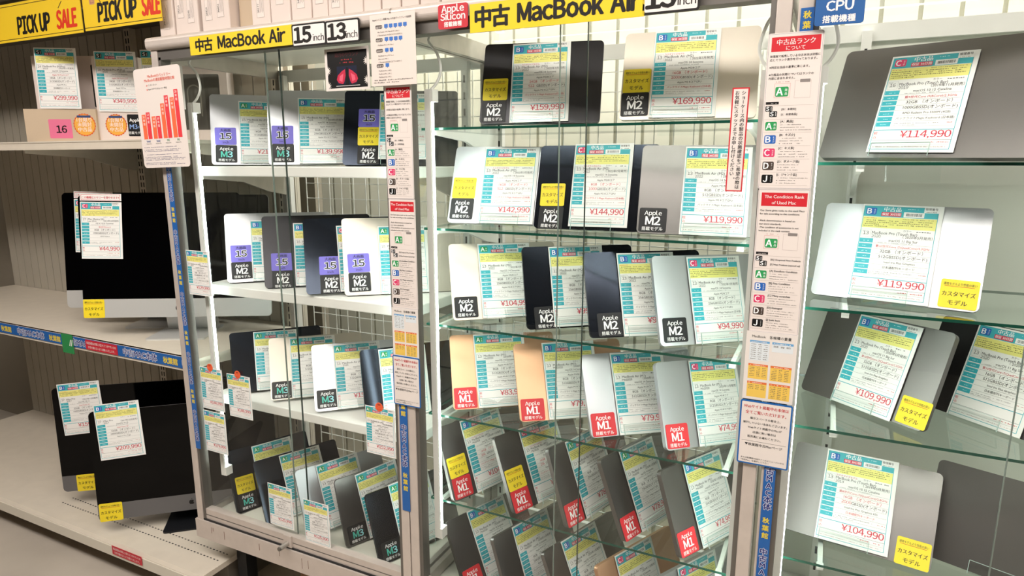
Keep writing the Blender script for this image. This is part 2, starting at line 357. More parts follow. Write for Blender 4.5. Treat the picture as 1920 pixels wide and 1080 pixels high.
# ------------------------------------------------------------------ display cases
Z0, ZTOP, YB = .24, 1.822, .5
def bracket(parent, x, z, y1=.10, m=ALU):
    k = MB(); k.prism([(y1, z-.001), (y1, z-.012), (.30, z-.028), (.43, z-.075), (.43, z-.001)][::-1], x-.004, x+.004, m, ax='x'); return k.build('bracket', parent)
def display_case(x0, x1, label, shelves, glassy, meeting, led, uprights, mesh):
    T = empty('display_case', Matrix.Translation(((x0+x1)/2, YB/2, 0))); tag(T, label, 'display case')
    def B(mb, name, parent=T, **k):
        o = mb.build(name, None, **k); o.parent = parent; o.matrix_parent_inverse = T.matrix_world.inverted() if parent is T else Matrix.Identity(4); return o
    pw = .027
    for a, bb in ((x0, x0+pw), (x1-pw, x1)):
        B(MB().box(a, bb, -.012, .022, Z0, ZTOP, ALU_W), 'corner_post', bevel=.002)
        B(MB().box(a, bb, YB-.03, YB, Z0, ZTOP, ALU), 'corner_post', bevel=.002)
    for a, bb in ((x0+pw, x0+pw+.010), (x1-pw-.010, x1-pw)): B(MB().box(a, bb, -.008, .024, Z0+.07, ZTOP-.02, ALU_D), 'door_channel')
    k = MB(); k.prism(rr(-.024, ZTOP, .03, ZTOP+.036, .012), x0-.004, x1+.004, ALU_W, ax='x'); B(k, 'top_rail')
    k = MB(); k.box(x0+pw, x1-pw, -.008, .03, ZTOP-.028, ZTOP, ALU_D); B(k, 'door_track')
    B(MB().box(x0, x1, .03, YB, ZTOP+.018, ZTOP+.026, G_PANE if glassy else mat('pale_top_panel', '#efefe6', .35)), 'top_panel')
    k = MB(); k.box(x0-.007, x1+.002, -.016, .03, Z0, Z0+.066, ALU_W)
    sm = mat('dark_scuff', '#3a2c28', .7)
    for q in range(7):
        sx = rnd.uniform(x0+.03, x1-.05); sw = rnd.choice((.002, .003, .018, .014)); sz = rnd.uniform(.012, .04)
        if sw > .01: k.box(sx, sx+sw, -.0166, -.016, Z0+.04, Z0+.046, sm)
        else: k.box(sx, sx+sw*.6, -.0166, -.016, Z0+.052-sz, Z0+.052, mat('rust_streak', '#8b6d60', .7))
    B(k, 'bottom_rail', bevel=0)
    k = MB(); k.box(x0+pw, x1-pw, -.010, .024, Z0+.066, Z0+.071, DARK); k.box(x0+pw, x1-pw, -.006, .020, Z0+.071, Z0+.108, ALU_W); k.box(x0+pw, x1-pw, -.0065, -.0055, Z0+.086, Z0+.0885, ALU_D); B(k, 'door_rail')
    B(MB().box(x0+.005, x1-.005, .03, YB, Z0+.01, Z0+(.066 if not glassy else .042), mat('floor_board', '#d9d8cc', .45, 0, .3)), 'floor_panel')
    for a in (x0+.008, x1-.014):
        B(MB().box(a, a+.006, .022, YB-.03, Z0+.1, ZTOP, WHITE if (not mesh and a < x0+.01) else G_PANE), 'side_pane')
        B(MB().box(a-.006, a+.010, .022, YB-.03, Z0+.05, Z0+.085, ALU), 'side_rail'); B(MB().box(a-.006, a+.010, .022, YB-.03, ZTOP-.03, ZTOP+.018, ALU), 'side_rail')
    B(MB().box(x0+.03, x1-.03, YB-.02, YB-.005, Z0+.06, Z0+.1, WHITE), 'back_rail'); B(MB().box(x0+.03, x1-.03, YB-.02, YB-.005, ZTOP-.04, ZTOP, WHITE), 'back_rail')
    m0, m1 = meeting
    for (a, bb, yy, e) in ((x0+pw, m1, .003, 1), (m0, x1-pw, .012, 0)):
        k = MB(); k.box(a+(0 if e else .0016), bb-(.0016 if e else 0), yy, yy+.005, Z0+.105, ZTOP-.01, G_PANE)
        if e: k.box(bb-.0016, bb, yy, yy+.005, Z0+.105, ZTOP-.01, G_LINE)
        else: k.box(a, a+.0016, yy, yy+.005, Z0+.105, ZTOP-.01, mat('door_glass_edge_pale', '#7b857f', .2))
        B(k, 'sliding_door')
    k = MB(); lx = m0-.02; k.tube([(lx, -.012, Z0+.085), (lx, -.045, Z0+.085)], .008, ALU, 14); k.tube([(lx, -.045, Z0+.085), (lx, -.049, Z0+.085)], .0065, ALU_D, 14); k.box(lx-.016, lx+.016, -.013, -.006, Z0+.073, Z0+.111, ALU_W); B(k, 'lock')
    # slotted uprights in the back corners
    for ux in uprights:
        k = MB(); k.box(ux-.011, ux+.011, .455, .475, Z0+.05, ZTOP-.02, WHITE); zz = Z0+.1
        while zz < ZTOP-.06: k.box(ux-.003, ux+.003, .4545, .456, zz, zz+.022, SLOT); zz += .05
        B(k, 'slotted_upright')
    for z in shelves:
        if glassy:
            k = MB(); sx0, sx1, th = x0+.016, x1-.02, .006
            vs = [(sx0, .07, z-th), (sx1, .07, z-th), (sx1, .44, z-th), (sx0, .44, z-th), (sx0, .07, z), (sx1, .07, z), (sx1, .44, z), (sx0, .44, z)]
            k.add(vs, [(0, 3, 2, 1), (4, 5, 6, 7)], G_SHELF); k.add(vs, [(0, 1, 5, 4), (1, 2, 6, 5), (2, 3, 7, 6), (3, 0, 4, 7)], G_EDGE); s = B(k, 'glass_shelf')
            zb = z-th
        else:
            k = MB(); k.box(x0+.035, x1-.022, .07, .44, z-.03, z, WHITE); s = B(k, 'shelf', bevel=.003); zb = z-.03
        for ux in uprights:
            kk = MB(); kk.prism([(.09, zb), (.44, zb), (.44, zb-.075), (.36, zb-.06), (.25, zb-.024), (.09, zb-.010)][::-1], ux-.005, ux+.005, ALU if not glassy else WHITE, ax='x')
            kk.box(ux-.007, ux+.007, .078, .09, zb-.012, zb, WHITE)
            o = kk.build('bracket'); o.parent = s
    for lx, sd in led:
        k = MB(); k.tube([(lx, .05, .49), (lx, .05, 1.645)], .0048, LEDM, 10); t = B(k, 'led_tube')
        k = MB(); k.box(lx-.013, lx+.003, .037, .0435, .46, 1.67, WHITE); k.box(lx-.013, lx+.010, .038, .064, 1.645, 1.675, WHITE); k.box(lx-.013, lx+.010, .038, .064, .46, .49, WHITE)
        o = k.build('led_housing'); o.parent = t
        k = MB(); k.tube(smooth([(lx-.005*sd, .05, 1.672), (lx+.012*sd, .055, 1.69), (lx+.022*sd, .06, 1.72), (lx+.012*sd, .06, 1.76), (lx-.005*sd, .05, 1.79), (lx+.01*sd, .06, 1.815)]), .0035, WHITE, 6)
        o = k.build('cable'); o.parent = t
    if mesh:
        k = MB(); a, bb = mesh; x = a
        while x < bb: k.box(x, x+.0026, .505, .5076, Z0+.06, ZTOP-.04, WIRE); x += .055
        z = Z0+.08
        while z < ZTOP-.05: k.box(a, bb, .5076, .510, z, z+.0026, WIRE); z += .055
        B(k, 'wire_mesh')
    if not mesh: B(MB().box(x0+.02, x1-.02, YB-.004, YB+.004, Z0+.05, ZTOP, mat('smooth_back_panel', '#e2e2d8', .5)), 'back_panel')
    for lx in (x0+.10, x1-.10):
        for ly in (.09, YB-.09): B(MB().box(lx-.022, lx+.022, ly-.022, ly+.022, 0, Z0, BLACKM), 'leg')
    return T
SHZ = dict(A1=1.486, A2=1.109, A3=.734, A4=Z0+.066, B1=1.584, B2=1.330, B3=1.072, B4=.816, B5=.561, B6=Z0+.042, C1=1.499, C2=1.208, C3=.951, C4=.641)
display_case(-1.846, -.970, 'left display case with white metal shelves and sliding glass doors', (SHZ['A1'], SHZ['A2'], SHZ['A3']), False, (-1.416, -1.354), ((-1.757, 1), (-1.012, -1)), (-1.80, -1.045), (-1.76, -1.0))
display_case(-.967, -.088, 'middle display case with five green-edged glass shelves', [SHZ['B%d' % i] for i in range(1, 6)], True, (-.551, -.483), ((-.905, 1), (-.125, -1)), (-.925, -.16), (-.90, -.12))
display_case(-.078, .80, 'right display case with glass shelves, beside the middle case', [SHZ['C%d' % i] for i in range(1, 5)], True, (.33, .40), ((-.030, 1), (.75, -1)), (.05, .72), None)

# ------------------------------------------------------------------ laptops with cards and stands
# key, shelf, size, x, y, yaw, lean, roll, lift, card u, card v, card turn
LAP = [
('A1a','A1','T15',-1.774,0.110,43.1,19.7,0.1,0.004,0.085,0.005,-0.5),
('A1b','A1','T15',-1.530,0.111,37.4,19.2,0.9,0.004,0.089,0.002,-0.7),
('A1c','A1','T15',-1.300,0.172,28.0,22.0,-0.0,0.004,0.105,0.017,-0.3),
('A2a','A2','T15',-1.730,0.094,47.3,25.1,-0.4,0.005,0.077,0.001,-0.3),
('A2b','A2','T15',-1.556,0.085,44.8,25.5,-0.1,0.004,0.092,0.001,-0.7),
('A2c','A2','T15',-1.355,0.052,42.4,27.0,0.4,0.008,0.097,0.001,0.1),
('A2d','A2','T15',-1.254,0.101,41.3,23.1,-0.3,0.004,0.105,0.000,-0.2),
('A3a','A3','A13',-1.723,0.077,52.1,33.8,-0.9,0.008,0.071,0.000,-1.6),
('A3b','A3','A13',-1.562,0.081,45.5,35.8,-0.6,0.009,0.065,0.000,-0.2),
('A3c','A3','A13',-1.367,0.070,45.2,32.4,-0.7,0.009,0.067,0.000,0.3),
('A3d','A3','A13',-1.182,0.084,52.7,16.0,-0.8,0.004,0.055,0.000,0.0),
('A4a','A4','A13',-1.733,0.057,73.8,22.1,-2.9,0.006,0.089,0.000,0.0),
('A4b','A4','A13',-1.591,0.052,69.1,28.4,-1.5,0.004,0.089,0.000,-0.0),
('A4c','A4','A13',-1.408,0.046,64.7,22.0,0.1,0.011,0.076,0.003,2.2),
('A4d','A4','A13',-1.266,0.065,64.5,16.6,1.1,0.004,0.079,0.002,3.4),
('A4e','A4','A13',-1.115,0.037,67.6,21.1,-0.1,0.004,0.081,0.009,0.8),
('B1a','B1','A13',-0.813,0.125,13.6,19.5,-0.1,0.010,0.079,0.000,1.4),
('B1b','B1','A13',-0.461,0.167,6.5,18.3,0.0,0.012,0.069,0.003,-0.2),
('B2a','B2','A13',-0.909,0.117,10.5,22.3,-0.5,0.011,0.087,0.000,0.6),
('B2b','B2','A13',-0.672,0.149,3.8,16.7,0.2,0.004,0.093,0.007,0.2),
('B2c','B2','A13',-0.403,0.144,8.0,18.2,-0.2,0.004,0.098,0.000,-0.7),
('B3a','B3','A13',-0.883,0.098,38.5,24.1,0.0,0.007,0.081,0.002,-0.1),
('B3b','B3','A13',-0.663,0.096,39.0,18.6,-0.3,0.007,0.072,0.003,0.4),
('B3c','B3','A13',-0.491,0.087,34.3,23.2,0.2,0.008,0.084,0.000,-0.1),
('B3d','B3','A13',-0.323,0.103,43.6,18.9,-1.3,0.004,0.092,0.000,0.1),
('B4a','B4','M1',-0.884,0.092,37.4,28.8,-0.7,0.010,0.071,0.000,1.0),
('B4b','B4','M1',-0.684,0.102,36.2,29.4,0.3,0.007,0.078,0.000,-0.2),
('B4c','B4','M1',-0.483,0.094,38.7,27.6,0.4,0.004,0.074,0.000,-1.4),
('B4d','B4','M1',-0.298,0.103,49.0,21.9,-3.4,0.004,0.094,0.000,-0.3),
('B5a','B5','M1',-0.869,0.063,67.6,20.5,0.2,0.004,0.081,0.000,1.6),
('B5b','B5','M1',-0.690,0.081,67.1,24.5,0.2,0.004,0.084,0.001,-0.4),
('B5c','B5','M1',-0.535,0.077,69.5,20.5,0.5,0.004,0.071,0.000,2.3),
('B5d','B5','M1',-0.384,0.081,69.9,23.8,0.7,0.004,0.068,0.000,-1.5),
('B5e','B5','M1',-0.244,0.072,62.2,21.7,-0.1,0.004,0.078,0.000,-0.0),
('B6a','B6','M1',-0.821,0.051,70.1,27.6,0.1,0.011,0.077,0.004,0.0),
('B6b','B6','M1',-0.674,0.036,71.2,21.8,0.0,0.011,0.071,0.003,0.0),
('B6c','B6','M1',-0.514,0.038,70.5,26.0,0.1,0.011,0.067,0.003,0.0),
('B6d','B6','M1',-0.380,0.032,65.5,22.0,0.0,0.011,0.064,0.004,0.0),
('B6e','B6','M1',-0.248,0.045,61.6,15.9,-0.3,0.011,0.068,0.004,0.0),
('C1','C1','P16',-0.027,0.157,-20.4,26.0,-0.3,0.009,0.091,0.010,-0.6),
('C2','C2','P13',-0.019,0.190,-12.1,22.9,-0.1,0.006,0.073,0.001,-0.3),
('C3','C3','P13',-0.023,0.307,-40.3,21.5,1.2,0.004,0.088,0.000,-0.8),
('C4','C4','P13',-0.040,0.184,-11.4,34.7,0.7,0.005,0.077,0.000,1.7),
('C3b','C3','P13',0.215,0.330,-42.0,20,0,0.004,0.082,0.000,0.0),
('C4b','C4','P13',0.245,0.195,-19.8,22.8,-0.0,0.011,0.082,0.000,0.0),
]
SIZE = dict(T15=(.340, .238, .0115, .011), A13=(.304, .215, .0113, .011), M1=(.304, .212, .0145, .011), P16=(.358, .246, .0162, .012), P13=(.304, .212, .0156, .011))
# colour, stickers from the bottom up, sticker u, v, card (rank, model, memory, disk, price, custom)
INFO = dict(
A1a=('silver', ('M3', 'size'), .012, .008, ('A', 'M35', '16GB', '512', '219,990', 0)), A1b=('silver', ('M3', 'size'), .010, .008, ('B', 'M35', '8GB', '256', '139,990', 0)),
A1c=('midnight', ('M2', 'custom', 'size'), .043, .003, ('B', 'M25', '16GB', '512', '', 1)),
A2a=('silver', ('M2', 'size'), .014, .010, ('B', 'M25', '8GB', '256', '', 0)), A2b=('dark', ('M2', 'size'), .022, -.004, ('B', 'M25', '8GB', '256', '', 0)),
A2c=('midnight', ('M2', 'size'), .040, -.001, ('C', 'M25', '8GB', '256', '', 0)), A2d=('starlight', ('M2', 'size'), .013, .010, ('A', 'M25', '8GB', '256', '', 0)),
A3a=('midnight', (), 0, 0, ('A', 'M3', '8GB', '256', '', 0)), A3b=('starlight', ('M3',), .004, .004, ('A', 'M3', '8GB', '512', '', 0)),
A3c=('silver', ('M3',), .008, .008, ('A', 'M3', '8GB', '512', '152,990', 0)), A3d=('midnight', (), 0, 0, ('A', 'M3', '8GB', '512', '', 0)),
A4a=('midnight', ('M3', 'custom'), .012, .004, ('A', 'M3', '16GB', '512', '', 1)), A4b=('midnight', (), 0, 0, ('A', 'M3', '8GB', '256', '', 0)),
A4c=('silver', (), 0, 0, ('A', 'M3', '8GB', '256', '', 0)), A4d=('grey', ('M3',), .012, .004, ('A', 'M3', '8GB', '256', '', 0)),
A4e=('midnight', ('M3',), .014, .003, ('A', 'M3', '8GB', '256', '', 0)),
B1a=('dark', ('M2', 'custom'), .004, .003, ('B', 'M2', '24GB', '512', '159,990', 1)), B1b=('starlight', ('M2', 'custom'), .003, .008, ('B', 'M2', '16GB', '1000', '169,990', 1)),
B2a=('silver', ('M2', 'custom'), .005, .010, ('B', 'M2', '16GB', '512', '142,990', 1)), B2b=('midnight', ('M2', 'custom'), .012, -.001, ('C', 'M2', '8GB', '1000', '144,990', 1)),
B2c=('grey', ('M2',), .004, .004, ('B', 'M2', '8GB', '512', '119,990', 0)),
B3a=('starlight', ('M2',), .006, .006, ('A', 'M2', '8GB', '256', '104,990', 0)), B3b=('midnight', ('M2',), .022, -.001, ('B', 'M2', '8GB', '256', '99,990', 0)),
B3c=('midnight', ('M2',), .022, .002, ('B', 'M2', '8GB', '256', '99,990', 0)), B3d=('silver', ('M2',), .010, .008, ('C', 'M2', '8GB', '256', '94,990', 0)),
B4a=('gold', ('M1',), .004, .002, ('A', 'M1', '8GB', '512', '83,990', 0)), B4b=('gold', ('M1',), .004, .002, ('B', 'M1', '8GB', '512', '79,990', 0)),
B4c=('silver', ('M1',), .004, .002, ('B', 'M1', '8GB', '512', '79,990', 0)), B4d=('silver', ('M1',), .004, .003, ('C', 'M1', '8GB', '512', '74,990', 0)),
B5a=('grey', ('M1', 'custom'), .006, .004, ('B', 'M1', '16GB', '256', '104,990', 1)), B5b=('grey', ('M1', 'custom'), .003, .000, ('C', 'M1', '16GB', '256', '99,990', 1)),
B5c=('grey', ('M1',), .003, .001, ('A', 'M1', '8GB', '256', '78,990', 0)), B5d=('grey', ('M1',), .003, .001, ('A', 'M1', '8GB', '256', '78,990', 0)),
B5e=('grey', ('M1',), .003, .002, ('B', 'M1', '8GB', '256', '74,990', 0)),
B6a=('grey', ('M1',), .003, .010, ('B', 'M1', '8GB', '256', '', 0)), B6b=('grey', ('M1',), .003, .004, ('B', 'M1', '8GB', '256', '', 0)), B6c=('grey', ('M1',), .003, .004, ('B', 'M1', '8GB', '256', '', 0)),
B6d=('gold', ('M1',), .003, .004, ('C', 'M1', '8GB', '256', '', 0)), B6e=('silver', ('M1',), .003, .004, ('C', 'M1', '8GB', '256', '', 0)),
C1=('grey', (), 0, 0, ('C', 'P16', '32GB', '1000', '114,990', 0)), C2=('silver', ('custom',), .236, .004, ('B', 'P13', '32GB', '512', '119,990', 0)),
C3=('grey', ('custom',), .243, .004, ('B', 'P13', '32GB', '512', '109,990', 0)), C4=('grey', ('custom',), .237, -.001, ('B', 'P19', '16GB', '2000', '104,990', 1)),
C3b=('dark', (), 0, 0, ('B', 'P13', '16GB', '512', '', 0)), C4b=('grey', (), 0, 0, None))
PLACE = dict(A1="left case's top shelf", A2="left case's second shelf", A3="left case's third shelf", A4="left case's floor", B1="middle case's top shelf", B2="middle case's second shelf", B3="middle case's third shelf",
             B4="middle case's fourth shelf", B5="middle case's fifth shelf", B6="middle case's floor", C1="right case's top shelf", C2="right case's second shelf", C3="right case's third shelf", C4="right case's lowest shelf")
ORD = ['leftmost', 'second from left', 'third from left', 'fourth from left', 'fifth from left']
CNAME = dict(silver='silver', grey='grey', midnight='dark blue', dark='charcoal', starlight='cream silver', gold='pale gold')
SN = dict(M1='red', M2='black', M3='black and teal', custom='yellow', size='purple')
LMESH = {}
def laptop_meshes(size, colr):
    k = (size, colr)
    if k in LMESH: return LMESH[k]
    W, H, t, r = SIZE[size]; m = LAPM[colr]; lid = .0045
    a = MB(); a.prism(rr(0, 0, W, H, r, 6), -lid, 0, m); la = a.build('lid', bevel=.001)
    c = MB(); c.prism(rr(.0008, .0008, W-.0008, H-.0008, r, 6), -t, -lid-.0007, m); c.box(.02, W-.02, .004, H-.004, -lid-.0007, -lid, RUBBER); ba = c.build('base', bevel=.0012)
    LMESH[k] = (la, ba); return la, ba
used = set()
def stand_meshes(t, lean):
    # clear acrylic easel: back plate, ledge, front lip and a strut behind
    k = MB(); sw = .10; x0 = -sw/2
    k.box(x0, x0+sw, .0, .13, -t-.0052, -t-.0026, G_ACR)
    k.box(x0, x0+sw, -.003, -.0002, -t-.0052, .016, G_ACR)
    k.box(x0, x0+sw, -.003, .024, .0135, .016, G_ACR)
    # pale polished edges along the lip
    e = mat('acrylic_edge', '#b8cfc8', .15)
    k.box(x0, x0+sw, .024, .0248, .0133, .0162, e); k.box(x0-.0008, x0, -.003, .024, .0133, .0162, e); k.box(x0+sw, x0+sw+.0008, -.003, .024, .0133, .0162, e)
    up = .13; dz = math.tan(lean+.32)*up
    k.prism([(up, -t-.005), (.0, -t-.005-.09), (.0, -t-.005-.086), (up-.006, -t-.005)], x0, x0+sw, G_ACR, ax='x')
    return k
rows = {}
for row in LAP: rows.setdefault(row[1], []).append(row[0])
for (key, sh, size, x, y, yaw, lean, roll, lift, cu, cv, crot) in LAP:
    colr, stk, su, sv, card = INFO[key]; W, H, t, r = SIZE[size]
    ps, la, ro = R(yaw), R(lean), R(roll)
    e1 = Vector((math.cos(ps), math.sin(ps), 0)); n = Vector((-math.sin(ps), math.cos(ps), 0)); up = Vector((0, 0, 1))*math.cos(la)+n*math.sin(la)
    a1 = e1*math.cos(ro)+up*math.sin(ro); a2 = -e1*math.sin(ro)+up*math.cos(ro)
    p = Vector((x, y, SHZ[sh]+lift)); M = frame3(p, a1, a2)
    members = rows[sh]; i = members.index(key)
    pos = 'rightmost' if (i == len(members)-1 and len(members) > 1) else ORD[i]
    if len(members) == 1: pos = 'only one'
    T = empty('laptop', M)
    stext = (', '+' and '.join(SN[s] for s in stk)+' stickers') if len(stk) > 1 else ((', '+SN[stk[0]]+' sticker') if stk else '')
    if len(members) == 1: lab = f'closed {CNAME[colr]} laptop alone on {PLACE[sh]}{stext}'
    else: lab = (f'closed {CNAME[colr]} laptop, {pos} on {PLACE[sh]}' if len(stk) > 1 or ' ' in CNAME[colr] else f'closed {CNAME[colr]} laptop, {pos} on {PLACE[sh]}{stext}')
    tag(T, lab, 'laptop', 'used laptops on '+PLACE[sh])
    for o in laptop_meshes(size, colr):
        kk = (size, colr)
        if kk in used: q = o.copy(); COL.objects.link(q)
        else: q = o
        q.parent = T
    used.add((size, colr))
    v = sv
    for s in stk:
        put_sticker(s, T, su, v, .0004, rnd.uniform(-.02, .02)); v += .0585
    if card:
        P = card_print(*card[:5], custom=bool(card[5]))
        c = P.build('price_card'); M2 = M @ Matrix.Translation((cu, cv, .0035)) @ Matrix.Rotation(R(crot), 4, 'Z'); c.matrix_world = M2
        what = f'{card[4]} yen card' if card[4] else 'price card'
        lab = f'{what} on laptop {pos} on {PLACE[sh]}' if len(members) > 1 else f'{what} on the {CNAME[colr]} laptop on {PLACE[sh]}'
        tag(c, lab, 'price card', 'price cards on '+PLACE[sh])
    s = stand_meshes(t, la).build('laptop_stand'); s.matrix_world = M @ Matrix.Translation((min(cu+.06, W-.08), 0, 0))
    tag(s, (f'clear acrylic stand under laptop {pos} on {PLACE[sh]}' if len(members) > 1 else f'clear acrylic stand under the laptop on {PLACE[sh]}'), 'laptop stand', 'acrylic stands on '+PLACE[sh])

# ------------------------------------------------------------------ small cards taped to the doors
for x, z, rank, model, price, dot, lab in (
  (-1.787, 1.090, 'B', 'M25', '129,990', 0, 'small 129,990 yen price card taped on left case door beside its post'),
  (-1.775, .7145, 'A', 'M3', '188,990', 1, 'small 188,990 yen price card with orange dot, nearer the left post'),
  (-1.653, .7085, 'A', 'M3', '188,990', 1, 'small 188,990 yen price card with orange dot, farther from the left post'),
  (-1.778, .5665, 'B', 'M3', '179,990', 0, 'small 179,990 yen price card taped directly below an 188,990 yen card'),
  (-1.113, .6955, 'A', 'M3', '152,990', 1, 'small 152,990 yen price card with orange dot on left case door'),
  (-1.512, .370, 'A', 'M3', '125,990', 0, 'small 125,990 yen price card low on the door, left of its twin'),
  (-1.367, .350, 'A', 'M3', '125,990', 0, 'small 125,990 yen price card above the lock, right of its twin')):
    P = card_print(rank, model, '8GB', '512', price); s = .1/.148
    o = sheet(P, 'price_card', x, z, -.0005, rot=rnd.uniform(-.4, .4)); o.scale = (s, s*.993, 1)
    tag(o, lab, 'price card', 'small price cards on the glass door')
    if dot:
        D = MB(); D.prism(disc(.065, .215, .0155), .0012, .0017, ink('#f0673f')); Q = Print(.001, .001, .0017); Q.v = []; Q.f = []; Q.mi = []; Q.m = []; Q.th = .0017
        Q.prism(disc(.072, .213, .019), .0009, .0017, ink('#f0673f')); Q.text('最新', .072, .220, .008, '#8a2c1a', 2, align='C', bold=.02); Q.dashes(.060, .084, .212, .003, '#c9503a', 2); Q.text('モデル', .072, .200, .007, '#b43c26', 2, align='C')
        q = Q.build('round_sticker'); q.parent = o; q['label'] = 'orange round sticker'
exec_later = []
# ------------------------------------------------------------------ signs on the cases
def sign_yellow(w, h, parts):
    P = Print(w, h, .002, ink('#efcf2c' ))
    for t, x, em, sx, b in parts: P.text(t, x, h*.22, em, '#191512', 2, bold=b, wide=True, maxw=sx)
    return P
P = sign_yellow(.382, .049, (('中古', .024, .037, .075, .04), ('MacBook Air', .112, .0420, .246, .04)))
tag(sheet(P, 'header_sign', -1.683, 1.799, -.027, rot=.2), 'yellow header sign on the left case rail, before the 15 inch plate', 'sign')
def inch_plate(t, w=.112, h=.055):
    P = Print(w, h, .002, ink('#1d1a18'), .005); P.rrect(.004, .004, w-.004, h-.004, .003, '#efe9e6', 1)
    P.text(t, .008, h*.19, .049, '#191512', 2, bold=.055, sx=1.02); P.text('inch', w-.007, h*.2, .0205, '#191512', 2, align='R', bold=.016, wide=True, maxw=.035); return P
tag(sheet(inch_plate('15'), 'inch_plate', -1.296, 1.793, -.027), 'white 15 inch plate with black border on left case rail', 'sign')
tag(sheet(inch_plate('13', .106), 'inch_plate', -1.183, 1.792, -.027), 'white 13 inch plate beside the 15 inch plate', 'sign')
P = sign_yellow(.393, .060, (('中古', .014, .0465, .095, .045), ('MacBook Air', .118, .0500, .268, .045)))
tag(sheet(P, 'header_sign', -.763, 1.786, -.027), 'yellow header sign on the middle case rail, beside the red plate', 'sign')
tag(sheet(inch_plate('13', .110, .060), 'inch_plate', -.367, 1.788, -.027), 'white 13 inch plate on the middle case rail', 'sign')
def colour_plate(c, lines, w=.077, h=.052):
    P = Print(w, h, .002, ink(c), .005)
    for t, v, em in lines: P.text(t, w/2, h*v, em, '#f5efee', 2, align='C', bold=.03, maxw=w*.9, wide=True)
    return P
tag(sheet(colour_plate('#c9343f', (('Apple', .68, .0195), ('Silicon', .36, .0195), ('搭載機種', .10, .0115))), 'chip_plate', -.847, 1.800, -.027), 'red plate left of the yellow sign on the middle case rail', 'sign')
tag(sheet(colour_plate('#2c5f9e', (('Intel', .68, .020), ('CPU', .36, .022), ('搭載機種', .08, .013)), .078, .066), 'chip_plate', -.050, 1.740, -.027), 'blue plate at the upper corner of the right case', 'sign')

def rank_sheet(w, h, en):
    P = Print(w, h, .0012, mat('notice_paper', '#e9dfd9', .4), .004); P.frame(.0015, .0015, w-.0015, h-.0015, .0005, '#9a96a6', 1)
    X = lambda u: u*w
    Y = lambda v: h*(1-v)
    P.rect(X(.07), Y(.115), X(.95), Y(.025), '#cf2b35', 1)
    if en:
        P.text('The Condition Rank', X(.51), Y(.062), .0085, '#f6ecea', 3, align='C', bold=.01, maxw=X(.84)); P.text('of Used Mac', X(.51), Y(.102), .0085, '#f6ecea', 3, align='C', bold=.01)
        L = ('Our Store gives ranks to the used Macs', 'for sale according to the conditions', '', '-Rank determination is based on', 'our store standards.', '-The condition of accessories is not', 'included in the rank content.'); em = .0049
    else:
        P.text('中古品ランク', X(.51), Y(.072), .0112, '#f6ecea', 3, align='C', bold=.015); P.text('について', X(.51), Y(.107), .0085, '#f6ecea', 3, align='C', bold=.01)
        L = ('秋葉館で販売している中古本体は状態に', '応じてランク表示を行っております。', '', '※判定は当店の基準に準じます。', '', '※付属品の状態についてはランクの', '　内容に含まれません。'); em = .0049
    for k, t in enumerate(L): P.text(t, X(.06), Y(.15+.023*k), em, INK, 3, maxw=X(.9), bold=.01)
    P.frame(X(.18), Y(.405), X(.47), Y(.315), .0004, '#d98a8a', 1); badge(P, 'A', X(.20), Y(.398), .0175)
    P.frame(X(.55), Y(.41), X(.84), Y(.30), .0004, '#c2b2ae', 1); P.rect(X(.64), Y(.312), X(.82), Y(.293), '#8a8380', 2); P.dashes(X(.2), X(.45), Y(.307), .0016, '#b77', 2)
    P.rect(X(.04), Y(.447), X(.28), Y(.43), '#1c1818', 2); P.dashes(X(.08), X(.25), Y(.443), .0016, '#d8d0cc', 3)
    D = dict(S='[S]' if en else '[S：未使用品]', A='[A] Excellent Condition' if en else '[A：美品]', B='[B] Fine Condition' if en else '[B：キズ少]', C='[C] Many scratches' if en else '[C：キズ多]', D='[D] Damaged' if en else '[D：ダメージ品]', J='[J] Junk Item' if en else '[J：ジャンク品]')
    for k, q in enumerate('SABCDJ'):
        v0 = .455+.0865*k; P.rect(X(.03), Y(v0+.001), X(.92), Y(v0-.0005), '#b9afa9', 1); hh = .0155
        badge(P, q, X(.06) if q != 'S' else X(.12), Y(v0+.072), hh if q != 'S' else .0105)
        if q == 'S':
            badge(P, 'S', X(.04), Y(v0+.036), .0095)
            P.text('[SS] Unopened New Products' if en else '[SS：未開封]', X(.34), Y(v0+.03), .0046, INK, 3, bold=.015, maxw=X(.58)); P.text('[S] New Products (opened up)' if en else '[S：未使用品]', X(.34), Y(v0+.063), .0046, INK, 3, bold=.015, maxw=X(.58))
        else:
            P.text(D[q], X(.34), Y(v0+.022), .0052, INK, 3, bold=.015, maxw=X(.58))
            for j in range(3): P.dashes(X(.34), X(.34+rnd.uniform(.35, .58)), Y(v0+.04+.017*j), .0016, '#7d7672', 2)
    P.rect(X(.03), Y(.9745), X(.92), Y(.973), '#b9afa9', 1)
    return P
